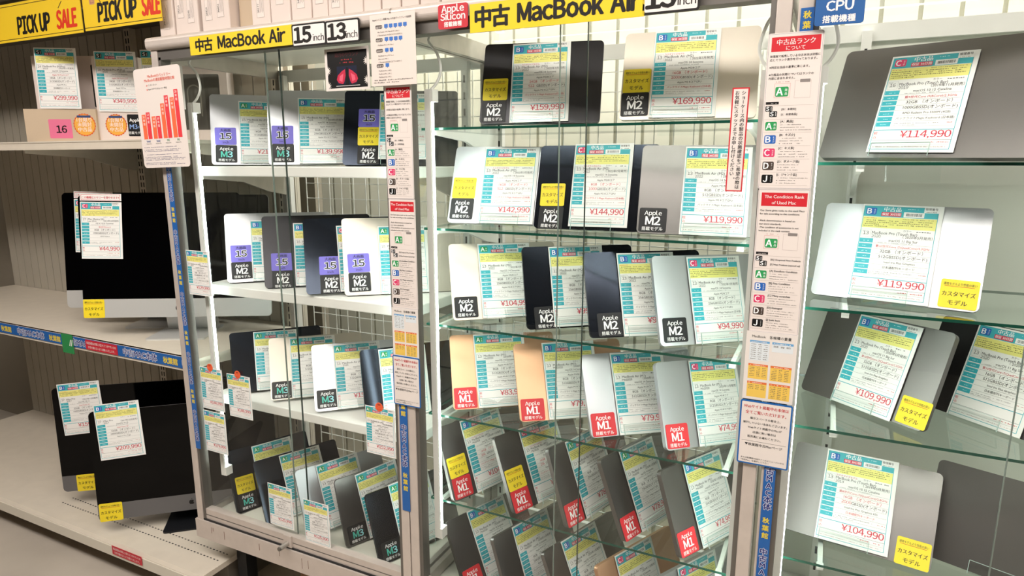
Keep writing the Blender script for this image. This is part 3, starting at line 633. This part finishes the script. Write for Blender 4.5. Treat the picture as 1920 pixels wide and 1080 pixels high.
def weight_sheet(w, h):
    P = Print(w, h, .0012, mat('table_paper', '#e7e0da', .4)); X = lambda u: u*w; Y = lambda v: h*(1-v)
    P.text('MacBook　各機種の重量', X(.5), Y(.085), .0068, '#333333', 3, align='C', maxw=X(.8))
    for (u0, u1, v0, v1, hc, bc, n) in ((.08, .47, .13, .42, '#6aa6d6', '#dfe6ea', 8), (.52, .93, .13, .27, '#6aa6d6', '#dfe6ea', 2), (.08, .47, .47, .69, '#e0733f', '#eec75e', 6), (.52, .93, .47, .69, '#e0733f', '#eec75e', 7), (.08, .47, .73, .96, '#e0733f', '#eec75e', 3), (.52, .93, .73, .96, '#e0733f', '#eec75e', 7)):
        P.rect(X(u0), Y(v1), X(u1), Y(v0), bc, 1); P.rect(X(u0), Y(v0+.03), X(u1), Y(v0), hc, 2); P.dashes(X(u0+.03), X(u1-.05), Y(v0+.024), .002, '#f3ece2', 3)
        for k in range(n):
            y = Y(v0+.06+k*(v1-v0-.05)/max(n, 7))
            for a, bb in ((.03, .13), (.17, .24), (.28, .36)): P.dashes(X(u0+a), X(u0+bb), y, .0019, '#6a6258', 2, .95)
    return P
def web_sheet(w, h):
    P = Print(w, h, .0018, ink('#1f64ad'), .004); P.rrect(.003, .003, w-.003, h-.003, .002, '#e9e0da', 1); X = lambda u: u*w; Y = lambda v: h*(1-v)
    P.text('Webサイト掲載中の本体は', X(.5), Y(.11), .0080, '#c5323a', 3, align='C', bold=.015, maxw=X(.86)); P.text('全てご覧いただけます。', X(.5), Y(.20), .0080, '#c5323a', 3, align='C', bold=.015, maxw=X(.78))
    for k, t in enumerate(('展示スペースの都合上、', '陳列していない本体もございます。', 'Webサイト掲載中のMacが', '店頭に無い場合は', '販売員にお尋ねください。')): P.text(t, X(.5), Y(.285+.072*k), .0056, INK, 3, align='C', maxw=X(.84), bold=.008)
    P.rect(X(.07), Y(.632), X(.93), Y(.628), '#4a4a4a', 2)
    P.text('▼秋葉館中古Macページ', X(.5), Y(.70), .0068, INK, 3, align='C', bold=.015, maxw=X(.84))
    P.text('または秋葉館WEBサイトのメニューバーから', X(.5), Y(.915), .0042, INK, 3, align='C', maxw=X(.84)); P.text('「中古Mac」を選択して下さい', X(.08), Y(.955), .0042, INK, 3, maxw=X(.6)); return P
YS = -.0145
for (x, z, w, h, f, nm, lab, y) in (
  (-1.008, 1.407, .079, .275, lambda w, h: rank_sheet(w, h, False), 'rank_notice', 'narrow Japanese condition rank notice with red heading, between left and middle cases', YS),
  (-1.007, 1.124, .080, .282, lambda w, h: rank_sheet(w, h, True), 'rank_notice', 'narrow English condition rank notice with red heading, between left and middle cases', YS),
  (-1.009, .992, .081, .132, weight_sheet, 'weight_table', 'sheet of blue and orange weight tables between left and middle cases', YS-.001),
  (-1.012, .857, .085, .136, web_sheet, 'web_notice', 'blue-bordered notice between left and middle cases', YS-.003),
  (-.126, 1.448, .094, .283, lambda w, h: rank_sheet(w, h, False), 'rank_notice', 'Japanese condition rank notice with red heading, between middle and right cases', YS),
  (-.124, 1.162, .092, .284, lambda w, h: rank_sheet(w, h, True), 'rank_notice', 'English condition rank notice with red heading, between middle and right cases', YS),
  (-.127, 1.019, .095, .143, weight_sheet, 'weight_table', 'sheet of blue and orange weight tables between middle and right cases', YS-.001),
  (-.129, .877, .099, .138, web_sheet, 'web_notice', 'blue-bordered notice between middle and right cases', YS-.003)):
    tag(sheet(f(w, h), nm, x, z, y), lab, 'notice')
# red bordered vertical notice on the glass
P = Print(.032, .200, .0006, ink('#d2323c')); P.rect(.0026, .0026, .0294, .1974, '#efe4de', 1)
P.vtext('ショーケース内の製品の状態確認をご希望の際は', .0218, .190, .0086, INK, 3, step=1.0, bold=.025); P.vtext('お気軽にスタッフまでお申し付けください。', .0100, .190, .0086, INK, 3, step=1.0, bold=.025)
tag(sheet(P, 'vertical_notice', -.1865, 1.442, .0112, rot=-.6), 'tall narrow notice with red border on the middle case glass', 'notice')
# monitor-count sheet
P = Print(.13, .163, .0008, mat('info_paper', '#e6dad2', .45)); w, h = .13, .163
P.text('Appleシリコン搭載 Mac の外部ディスプレイ接続数', .008, h*.915, .0052, INK, 3, maxw=w*.86)
for v, t, n, ls in ((.80, '5台まで', 5, ('Mac Studio ( M1 Max & M1 Ultra )', '( Thunderbolt 4/USB-Cより4 HDMI 1)')), (.62, '4台まで', 4, ('MacBook Pro ( M1 Max )',)), (.47, '2台まで', 2, ('MacBook Pro ( M1 Pro )', 'Mac mini ( M1 )', '( Thunderbolt/USB-Cより1 HDMI 1)')), (.26, '1台まで', 1, ('MacBook Pro ( M2 )', 'MacBook Pro ( M1 )', 'MacBook Air ( M2 )', 'iMac ( M1 )'))):
    P.rrect(.016, h*v, .036, h*v+.0085, .003, '#5c5450', 1); P.text(t, .026, h*v+.0016, .0052, '#ece4de', 3, align='C', bold=.02)
    for k in range(n): P.rrect(.042+k*.0135, h*v+.001, .0525+k*.0135, h*v+.0095, .001, '#3f74c4', 1); P.rect(.046+k*.0135, h*v-.001, .0485+k*.0135, h*v+.001, '#55657c', 1)
    for k, t in enumerate(ls): P.text(t, .022, h*v-.009-.0072*k, .0045, '#4a423e', 3, maxw=w*.7)
P.dashes(.006, .12, h*.075, .003, '#6d6560', 2); P.dashes(.006, .08, h*.04, .003, '#6d6560', 2)
tag(sheet(P, 'info_sheet', -1.044, 1.683, -.029), 'beige sheet with rows of small blue monitor icons', 'notice')
# black poster: generic red shapes on black
P = Print(.141, .103, .0008, mat('poster_paper', '#e8e0da', .45)); w, h = .141, .103
P.rect(.008, .006, w-.007, h-.007, '#0e0c0d', 1)
P.text('迫力のサウンド', w*.5, h*.80, .011, '#5d161a', 2, align='C'); P.dashes(w*.33, w*.66, h*.71, .0038, '#b0343a', 2); P.dashes(w*.34, w*.66, h*.64, .0038, '#b0343a', 2)
P.rect(w*.27, h*.14, w*.72, h*.57, '#131a33', 2)
for sx in (-1, 1):
    P.poly([(w*.5+sx*.006, h*.5), (w*.5+sx*.016, h*.46), (w*.5+sx*.030, h*.36), (w*.5+sx*.034, h*.26), (w*.5+sx*.028, h*.18), (w*.5+sx*.014, h*.15), (w*.5+sx*.010, h*.2), (w*.5+sx*.005, h*.35)][::sx], '#c22c48', 3)
    P.poly([(w*.5+sx*.012, h*.40), (w*.5+sx*.024, h*.34), (w*.5+sx*.026, h*.24), (w*.5+sx*.016, h*.20)][::-1][::-sx], '#e2607a', 4)
P.poly([(w*.46, h*.14), (w*.54, h*.14), (w*.52, h*.54), (w*.48, h*.54)], '#0a0a0c', 5); P.rect(w*.24, h*.10, w*.78, h*.115, '#d8d4d4', 3)
for cx, cy in ((w-.007, h*.66), (w-.007, h*.22), (.008, h*.48), (.008, h*.12)):
    pts = []
    for k in range(13):
        t = math.pi*k/12+(math.pi/2 if cx > .05 else -math.pi/2); rr_ = .012 if k % 2 else .005
        pts.append((cx+rr_*math.cos(t), cy+rr_*math.sin(t)))
    P.poly(pts, '#e8e0da', 6)
tag(sheet(P, 'poster', -1.191, 1.678, -.0005), 'black poster with red shapes and white starbursts on left case door', 'poster')
# bar chart sheet at the corner of the left case
P = Print(.205, .288, .001, mat('chart_paper', '#e9dfd9', .4), .012); w, h = .205, .288
P.text('MacBookのバッテリー', w*.55, h*.905, .0105, '#e0583f', 3, align='C', bold=.012); P.text('MacBookの連続駆動時間比較', w*.55, h*.865, .0105, '#e0583f', 3, align='C', bold=.012, maxw=w*.7)
P.rect(w*.26, h*.82, w*.275, h*.835, '#e0483f', 2); P.text('インターネット', w*.29, h*.822, .006, INK, 3); P.rect(w*.26, h*.78, w*.275, h*.795, '#e0483f', 2); P.text('Apple TVアプリのムービー再生', w*.29, h*.782, .006, INK, 3)
for k, (t, c, n) in enumerate(((.25, '#f0704a', '11'), (.27, '#e5424a', '12'), (.225, '#f0704a', '10'), (.225, '#e5424a', '10'), (.345, '#f0704a', '15'), (.42, '#e5424a', '18'), (.395, '#f0704a', '17'), (.47, '#e5424a', '20'))):
    x = w*(.075+.097*k+.022*(k//2)); P.rect(x, h*.295, x+w*.085, h*(.295+t), c, 2); yy = h*(.295+t)-.012
    P.text(n, x+w*.0425, yy+.002, .0085, '#f8ece8', 3, align='C', bold=.02)
    for ch in '時間': yy -= .0105; P.text(ch, x+w*.0425, yy+.002, .0085, '#f8ece8', 3, align='C', bold=.01)
for k, t in enumerate(('Intel', 'Intel', 'M1', 'M1')): P.text(t, w*(.165+.216*k), h*.262, .0095, ('#3a5a94', '#2f8a5e')[k > 1], 3, align='C', bold=.02); P.text(('MacBook Air', 'MacBook Pro')[k % 2], w*(.165+.216*k), h*.242, .0045, '#4a4440', 3, align='C')
for v in (.205, .18, .165, .13, .105, .09, .075, .045, .03): P.dashes(w*.05, w*rnd.uniform(.7, .95), h*v, .0028, '#76708a', 2, .9)
tag(sheet(P, 'chart_sheet', -1.938, 1.480, -.034, rot=1.6), 'tilted sheet with red and orange bar chart at left case corner', 'notice')
# blue strips
def strip_print(n, L, seq):
    P = Print(n, L, .001, ink('#2461aa')); y = L-.008
    for kind in seq:
        if y < .05: break
        if kind: y = P.vtext('中古MAC本体', n/2, y-.006, n*.72, NAVY, 2, step=.98, oc='#e6e6f0', bold=.03)-.012
        else: y = P.vtext('秋葉館', n/2, y-.004, n*.62, '#e8cf45', 2, step=1.25, bold=.03)-.014
    return P
o = sheet(strip_print(.022, .925, [1, 0]*12), 'vertical_strip', -1.829, .562, -.0145, rot=.6); tag(o, 'blue lettered strip on the left post of the left case', 'strip sign')
o = sheet(strip_print(.025, 1.13, [1, 0]*12), 'vertical_strip', -.9965, .546, -.0135); tag(o, 'blue lettered strip between left and middle cases', 'strip sign')
o = sheet(strip_print(.0225, 1.5, [0, 1]*16), 'vertical_strip', -.0735, .262, -.0135); tag(o, 'blue lettered strip between middle and right cases', 'strip sign')

# ------------------------------------------------------------------ boxes on top of the cases
BE = ((-1.884, -1.818), (-1.811, -1.712), (-1.697, -1.584), (-1.578, -1.505), (-1.497, -1.428), (-1.425, -1.354), (-1.350, -1.280), (-1.277, -1.224), (-1.222, -1.171), (-1.169, -1.109), (-1.107, -1.054), (-1.050, -.994), (-.990, -.940), (-.935, -.880), (-.875, -.80), (-.79, -.70))
CARD = mat('white_carton', '#e6d8d0', .55, 0, .3); KRAFT = mat('kraft_carton', '#c9b49a', .7)
NUM = ['34117', '34214 34245', '34410 34452', '', '34177', '34070', '34036', '34054', '34115', '34245', '34367', '34158', '34120', '34461', '', '']
for i, (a, bb) in enumerate(BE):
    kraft = i == 3
    T = empty('product_box', Matrix.Translation((a, .055 if not kraft else .085, 1.8585)))
    W, H = bb-a, .30+.02*((i*7) % 3)
    k = MB(); k.prism(rr(0, 0, W, .29, .004, 3), 0, H, KRAFT if kraft else CARD); k.build('carton', T)
    ns = NUM[i].split()
    for j, nm in enumerate(ns):
        lw = .027; px = W*(.5 if len(ns) == 1 else (.27, .70)[j])-lw/2; pz = (.035, .062, .045, .05)[(i+j) % 4]
        P = Print(lw, .082, .0003, mat('label_paper', '#ebdfd8', .5)); P.frame(0, 0, lw, .082, .0004, '#6a5c56', 1)
        P.text(nm, .0095, .012, .0085, INK, 2, rot=math.pi/2, bold=.01)
        for q in range(4): P.rect(.0125+.0035*q, .012+.003*(q % 2), .0135+.0035*q, .07-.008*(q % 3), '#9b8b86', 1)
        o = P.build('serial_label', T); o.location = (px, -.0002, pz); o.rotation_euler = (R(90), 0, 0)
    nth = ['first', 'second', 'third', 'fourth', 'fifth', 'sixth', 'seventh', 'eighth', 'ninth', 'tenth', 'eleventh', 'twelfth', 'thirteenth', 'fourteenth', 'fifteenth', 'last'][i]
    tag(T, 'plain tan carton among the white boxes on top of the cases' if kraft else f'white upright carton on top of the cases, {nth} from the left', 'box', 'cartons standing on top of the cases')

# ------------------------------------------------------------------ shelf unit on the left
def shelf_unit():
    T = empty('shelf_unit', Matrix.Translation((-2.6, .3, 0))); tag(T, 'cream metal shop shelving left of the cases, holding black desktop computers', 'shelving')
    def B(mb, name, parent=None, **k):
        o = mb.build(name, None, **k); o.parent = parent or T; o.matrix_parent_inverse = T.matrix_world.inverted(); return o
    XL, XR = -3.9, -1.858
    k = MB(); k.box(XL, XR, .56, .575, .0, 2.25, BACKP); x = XL
    while x < XR: k.box(x, min(x+.057, XR), .552, .56, .1, 2.25, BACKP); x += .062
    B(k, 'back_panel')
    for ux in (-2.72, -1.90):
        k = MB(); k.box(ux-.02, ux+.02, .525, .555, 0, 2.25, CREAM); z = .25
        while z < 2.2:
            for dx in (-.008, .008): k.box(ux+dx-.0025, ux+dx+.0025, .524, .526, z, z+.02, SLOT)
            z += .03
        B(k, 'slotted_upright')
    for z, yf, th, dec in ((1.57, .05, .026, 0), (.85, .05, .042, 1)):
        k = MB(); k.box(XL, XR, yf, .55, z-.012, z, CREAM); k.box(XL, XR, yf-.004, yf+.012, z-th, z, CREAM); k.box(XL, XR, yf-.008, yf-.002, z-th-.003, z-th+.006, CREAM); k.box(XL, XR, yf-.006, yf, z-.004, z+.001, CREAM)
        s = B(k, 'shelf')
        for ux in (-2.74, -1.89):
            q = MB(); q.prism([(yf+.03, z-.012), (.53, z-.012), (.53, z-.11), (.46, z-.10), (.30, z-.055), (yf+.03, z-.04)][::-1], ux-.004, ux+.004, CREAM, ax='x'); o = q.build('bracket'); o.parent = s
    # bottom deck with two rows of perforations
    zd, yf, xr = .14, -.06, -1.775
    k = MB(); k.box(XL, xr, yf, .55, zd-.02, zd, CREAM); k.prism([(yf-.012, zd-.05), (yf, zd-.052), (yf, zd), (yf-.006, zd), (yf-.014, zd-.012)][::-1], XL, xr, CREAM, ax='x')
    for yy in (.015, .055):
        x = -2.7
        while x < xr-.03: k.box(x, x+.008, yy, yy+.004, zd, zd+.0003, SLOT); x += .0165
    B(k, 'deck')
    B(MB().box(XL, xr, yf-.018, yf-.012, zd-.052, zd-.014, mat('clear_price_rail', '#d8d2c4', .2)), 'price_rail')
    B(MB().box(XL, xr-.02, .05, .55, 0, zd-.02, mat('kick_plate', '#6d665c', .6)), 'kick_plate')
    B(MB().box(XL, XR, .02, .55, 2.05, 2.07, mat('canopy', '#6f675c', .6)), 'canopy')
    B(MB().box(XL, XR, .04, .056, 1.99, 2.07, mat('canopy_lip', '#8d8474', .6)), 'canopy_lip')
shelf_unit()
# banners
def banner(w):
    P = Print(w, .125, .002, ink('#efc92a')); P.rect(0, .0075, w, .0095, '#2a2318', 1); P.rect(0, .115, w, .117, '#2a2318', 1); return P
P = banner(.37); P.text('PICK UP', .072, .022, .074, '#17130f', 2, bold=.045, maxw=.185, shear=.08, wide=True); P.text('SALE', .284, .022, .074, '#d8391f', 2, bold=.045, shear=.08, maxw=.08, wide=True)
P.text('秋葉館', .130, .087, .030, '#2b2218', 2, bold=.04, maxw=.09); P.text('特選', .230, .087, .028, '#2b2218', 2, bold=.01)
P.poly([(.075, .098), (.078, .099), (.094, .078), (.091, .077)], '#2b2218', 2); P.poly([(.265, .079), (.268, .078), (.284, .098), (.281, .099)], '#2b2218', 2); P.rrect(.035, .076, .062, .108, .005, '#c99a70', 1); P.frame(.040, .080, .057, .104, .002, '#a05a68', 2)
tag(sheet(P, 'sale_banner', -2.203, 1.913, .030), 'yellow pick up sale banner hanging next to the white cartons', 'banner')
P = banner(.62); P.text('PICK UP', .26, .022, .074, '#17130f', 2, bold=.045, maxw=.185, shear=.08, wide=True); P.text('SALE', .485, .022, .074, '#d8391f', 2, bold=.045, shear=.08, maxw=.105, wide=True); P.poly([(.50, .085), (.503, .084), (.525, .104), (.522, .105)], '#2b2218', 2)
tag(sheet(P, 'sale_banner', -2.835, 1.911, .030), 'yellow sale banner at the far upper left, cut by the picture edge', 'banner')
# shelf edge strips
def hstrip(L, h=.04):
    P = Print(L, h, .001, ink('#2461aa')); x = L-.03
    first = True
    while x > .2:
        x -= .0 if first else .02
        if first: P.outlined('中', x-.002, .008, .03, NAVY, '#e6e6f0', 2, .05, align='R', bold=.02); x -= .05; first = False
        P.text('秋葉館', x, .009, .025, '#e8cf45', 2, align='R', bold=.03); x -= .105
        P.outlined('中古MAC本体', x, .008, .03, NAVY, '#e6e6f0', 2, .05, align='R', bold=.02); x -= .205
    return P
o = sheet(hstrip(1.5), 'edge_strip', -3.358, .814, .040); tag(o, 'blue lettered strip along the front edge of the middle shelf', 'strip sign')
def red_strip(L, h):
    P = Print(L, h, .0008, ink('#c8283a')); P.text('商品保護は衣類上大変キズつきやすいため', L/2, h*.58, h*.30, '#f3e2e0', 2, align='C', bold=.01, maxw=L*.92); P.text('お手を触れないようお願いいたします。', L/2, h*.16, h*.30, '#f3e2e0', 2, align='C', bold=.01, maxw=L*.84); return P
o = sheet(red_strip(.185, .038), 'red_label_strip', -2.44, .8145, .0385); tag(o, 'red label strip over the blue strip on the middle shelf edge', 'strip sign')
o = sheet(red_strip(.165, .034), 'red_label_strip', -2.235, .100, -.0800, raw=True); tag(o, 'red label strip on the front edge of the bottom deck', 'strip sign')
P = Print(.07, .075, .001, ink('#2f8a4d')); P.poly([(.045, .03), (.05, .03), (.06, .055), (.055, .055)], '#f2f6ee', 2); P.poly([(.055, .03), (.06, .03), (.07, .055), (.065, .055)], '#f2f6ee', 2)
o = sheet(P, 'green_tag', -2.585, .785, .037, rot=0); tag(o, 'green tag at the left end of the middle shelf strip', 'tag')

# ------------------------------------------------------------------ desktop computers
APPLE = [(0, .30), (.10, .36), (.24, .37), (.38, .29), (.44, .20), (.36, .12), (.33, 0), (.37, -.12), (.47, -.20), (.38, -.38), (.25, -.50), (.12, -.50), (0, -.46), (-.12, -.50), (-.25, -.50), (-.38, -.36), (-.47, -.15), (-.46, .10), (-.38, .27), (-.24, .37), (-.10, .36)]
CHIN = dict(silver=mat('chin_aluminium', '#dededc', .4, .45), grey=mat('chin_space_grey', '#77777a', .4, .6))
def imac(cx, cy, yaw, zb, ztab, tilt, W, colr, label, sticker_on, card):
    S = W/.65; H = .43*S; e1 = Vector((math.cos(R(yaw)), math.sin(R(yaw)), 0)); n = Vector((-math.sin(R(yaw)), math.cos(R(yaw)), 0))
    T = empty('desktop_computer', frame3(Vector((cx, cy, ztab)), e1, n)); tag(T, label, 'desktop computer', 'desktop computers on the shop shelving')
    al = CHIN[colr]
    D = empty('display', Matrix.Identity(4), T); D.matrix_world = T.matrix_world @ Matrix.Translation((0, 0, zb-ztab)) @ Matrix.Rotation(R(90-tilt), 4, 'X')
    D.parent = T; D.location = (0, 0, zb-ztab); D.rotation_euler = (R(90-tilt), 0, 0)
    ch = .066*S
    k = MB(); k.prism(rr(-W/2, 0, W/2, H, .016, 5), -.006, -.0006, al); k.prism(rr(-W/2+.03, .03, W/2-.03, H-.03, .05, 6), -.03, -.006, al); k.prism(rr(-.14, .05, .14, H-.08, .05, 6), -.045, -.03, al); k.build('rear_shell', D, bevel=.002)
    pts = rr(-W/2, 0, W/2, H, .016, 5); low = [p for p in pts if p[1] < ch]; hi = [p for p in pts if p[1] >= ch]
    k = MB(); k.prism([(-W/2, ch)]+[p for p in sorted(low, key=lambda q: math.atan2(q[1]-ch, q[0]))]+[(W/2, ch)], -.0006, 0, al); k.build('chin', D)
    k = MB(); k.prism([(W/2, ch)]+[p for p in sorted(hi, key=lambda q: math.atan2(q[1]-ch, q[0]))]+[(-W/2, ch)], -.0006, .0003, SCREEN); k.build('screen', D)
    k = MB(); a = .019*S; k.add([(x*a, ch/2+y*a*1.05, .0004) for x, y in APPLE], [tuple(reversed(range(len(APPLE))))], ink('#131313')); k.add([(x*a, ch/2+a*.56+y*a, .0004) for x, y in ((-.02, -.12), (.14, 0), (.16, .16), (0, .06))], [(0, 1, 2, 3)], ink('#131313')); k.build('logo', D)
    st = CHIN[colr] if colr == 'silver' else BLACKM
    k = MB(); fw, fd = .10*S, .20*S; m = st
    k.prism(rr(-fw, -.055, fw, -.055+fd, .012, 4), 0, .006, m); k.prism([(.13*S*0+.10, .006), (.145, .006), (.09, .20), (.04, .24), (.035, .22), (.075, .18)], -.085*S, .085*S, m, ax='x'); k.build('stand', T, bevel=.001)
    if sticker_on is not None: put_sticker('custom', D, -W/2+sticker_on, .0 if colr == 'silver' else -.003, .0004, s=1.2)
    if card:
        rank, model, mem, ssd, price, u, v, lab, strip = card
        P = card_print(rank, model, mem, ssd, price)
        if strip:
            P.box(0, .148, .214, .240, 0, .0007, PAPER); P.frame(.004, .216, .144, .237, .0013, '#cf2b3c', 1); P.text('この機種はメモリーを増やせます!!', .074, .222, .0105, '#cf2b3c', 3, align='C', bold=.015, maxw=.132)
        o = P.build('price_card'); bpy.context.view_layer.update()
        o.matrix_world = T.matrix_world @ Matrix.Translation((0, 0, zb-ztab)) @ Matrix.Rotation(R(90-tilt), 4, 'X') @ Matrix.Translation((-W/2+u, v, .003)) @ Matrix.Rotation(R(-1 if strip else 2.5), 4, 'Z'); tag(o, lab, 'price card', 'price cards on desktop computers')
imac(-2.165, .227, 29, .926, .85, 7, .69, 'silver', 'silver desktop computer with 44,990 yen card on the middle shelf', .0, ('C', 'I27', '8GB', '1000', '44,990', .006, .222, '44,990 yen price card with red strip on middle shelf computer', True))
imac(-2.40, .305, 29, .926, .85, 7, .69, 'silver', 'silver desktop computer half hidden behind the 44,990 yen one', None, ('C', 'I27', '8GB', '1000', '49,990', .045, .222, 'price card with red strip cut by the picture edge, middle shelf', True))
imac(-2.088, .146, 41.5, .195, .14, 4, .63, 'grey', 'dark grey desktop computer with 209,990 yen card on the bottom deck', .004, ('B', 'I27P', '32GB', '1000', '209,990', .028, .232, '209,990 yen price card on the dark bottom deck computer', False))
imac(-2.400, .208, 39, .203, .14, 2, .65, 'grey', 'dark grey desktop computer behind the 209,990 yen one, bottom deck', .05, ('B', 'I27P', '32GB', '1000', '159,990', .03, .235, '159,990 yen price card left of the 209,990 yen card', False))

# ------------------------------------------------------------------ boxed items on the top shelf
def carton(name, cx, cy, yaw, w, d, z0, H, m, lab, deco=None):
    """cx, cy: middle of the front face on the shelf"""
    T = empty(name, Matrix.Translation((cx, cy, z0)) @ Matrix.Rotation(R(yaw), 4, 'Z')); tag(T, lab, 'box')
    k = MB(); k.prism(rr(-w/2, 0, w/2, d, .004, 3), 0, H, m); k.build('carton', T)
    if deco:
        P = deco(w, H); o = P.build('printed_front', T); o.rotation_euler = (R(90), 0, 0); o.location = (-w/2, -.0003, 0)
    return T
def bare(w, h, m):
    P = Print(w, h, .0002, m); return P
def round_burst(P, cx, cy, r):
    pts = []
    for k in range(48):
        q = r if k % 2 else r*.94; pts.append((cx+q*math.cos(2*math.pi*k/48), cy+q*math.sin(2*math.pi*k/48)))
    P.poly(pts, '#d9542c', 2); P.poly(disc(cx, cy, r*.9), '#efae4a', 3); P.rect(cx-r*.6, cy+r*.62, cx+r*.6, cy+r*.82, '#3a4a7a', 4)
    for t, v in (('1台限り', .28), ('未開封', -.12), ('中古品', -.55)): P.text(t, cx, cy+r*v, r*.42, '#fbe9e2', 5, align='C', bold=.02)
def front_a(w, h):
    P = bare(w, h, CARD); round_burst(P, .064, .062, .040)
    P.rrect(.106, .022, .163, .100, .004, '#171719', 2); P.text('Apple', .133, .074, .017, '#ffffff', 3, align='C', bold=.02); P.text('M3', .126, .048, .024, '#8fb0e8', 3, align='C', bold=.02); P.text('PRO', .152, .05, .011, '#8fb0e8', 3, align='C'); P.text('搭載モデル', .133, .030, .011, '#ffffff', 3, align='C'); return P
def front_c(w, h):
    P = bare(w, h, KRAFT); round_burst(P, w-.045, .062, .041); P.rrect(w-.175, .014, w-.092, .082, .004, '#e6789a', 2); P.text('16', w-.13, .034, .034, '#221418', 3, align='C', bold=.03); return P
def front_art(w, h):
    P = bare(w, h, CARD); P.rrect(.03, .05, w-.03, h-.03, .006, '#4a463f', 1); c = '#8b877c'
    def loop(pts, t=.0025):
        for (a, b2), (c2, d) in zip(pts, pts[1:]):
            dx, dy = c2-a, d-b2; L = math.hypot(dx, dy) or 1; ox, oy = -dy/L*t, dx/L*t
            P.poly([(a-ox, b2-oy), (c2-ox, d-oy), (c2+ox, d+oy), (a+ox, b2+oy)], c, 2)
    for y0 in (.085, .165): loop([(.035, y0), (.105, y0)]+[(.105+.03*math.sin(R(a)), y0+.028-.028*math.cos(R(a))) for a in range(15, 181, 15)]+[(.035, y0+.056)])
    loop([(.165, .10), (.165, .19)]+[(.19-.025*math.cos(R(a)), .19+.025*math.sin(R(a))) for a in range(15, 166, 15)]+[(.215, .19), (.215, .10)]); return P
YW = 27; e1 = (math.cos(R(YW)), math.sin(R(YW))); nn = (math.sin(R(YW)), -math.cos(R(YW)))
def along(u, f=0): return (-2.362+e1[0]*u+nn[0]*f, .222+e1[1]*u+nn[1]*f)
carton('product_box', *along(-.002), YW, .166, .075, 1.57, .30, CARD, 'white upright box with orange round sticker on the top shelf', front_a)
carton('product_box', *along(.125, -.03), YW, .08, .07, 1.57, .30, CARD, 'white box mostly hidden behind the bar chart sheet, top shelf', None)
carton('product_box', *along(-.215, .01), YW, .26, .05, 1.57, .118, KRAFT, 'brown carton with pink 16 sticker at the far left, top shelf', front_c)
carton('product_box', *along(-.20, -.075), YW, .30, .06, 1.57, .315, CARD, 'white box with black picture behind the brown carton, top shelf', lambda w, h: (lambda P: (P.rrect(w-.085, .13, w-.035, h-.03, .006, '#151412', 1), P)[1])(bare(w, h, CARD)))
carton('product_box', -2.235, .405, 24, .32, .06, 1.57, .285, CARD, 'white box with dark looped picture seen through left case glass', front_art)
for u, f, z, pr, lab, mdl in ((0, .004, 1.680, '349,990', '349,990 yen price card on the white box of the top shelf', 'PM3'), (.152, -.026, 1.690, '', 'price card on the box half hidden by the bar chart sheet', 'PM3'), (-.205, .014, 1.690, '299,990', 'price card at the far left above the brown carton', 'PM3')):
    x, y = along(u, f); o = sheet(card_print('S', mdl, '18GB', '512', pr), 'price_card', x-e1[0]*.074, z, y-e1[1]*.074, rot=-.8 if pr else 0, yaw=YW); tag(o, lab, 'price card', 'price cards on the top shelf boxes')

carton('storage_carton', -1.34, .12, 3, .36, .30, 0, .17, mat('brown_carton', '#8a6848', .7), 'brown carton on the floor beneath the left display case', None)
bpy.data.objects.remove(glyphs.o); bpy.data.curves.remove(glyphs.c)
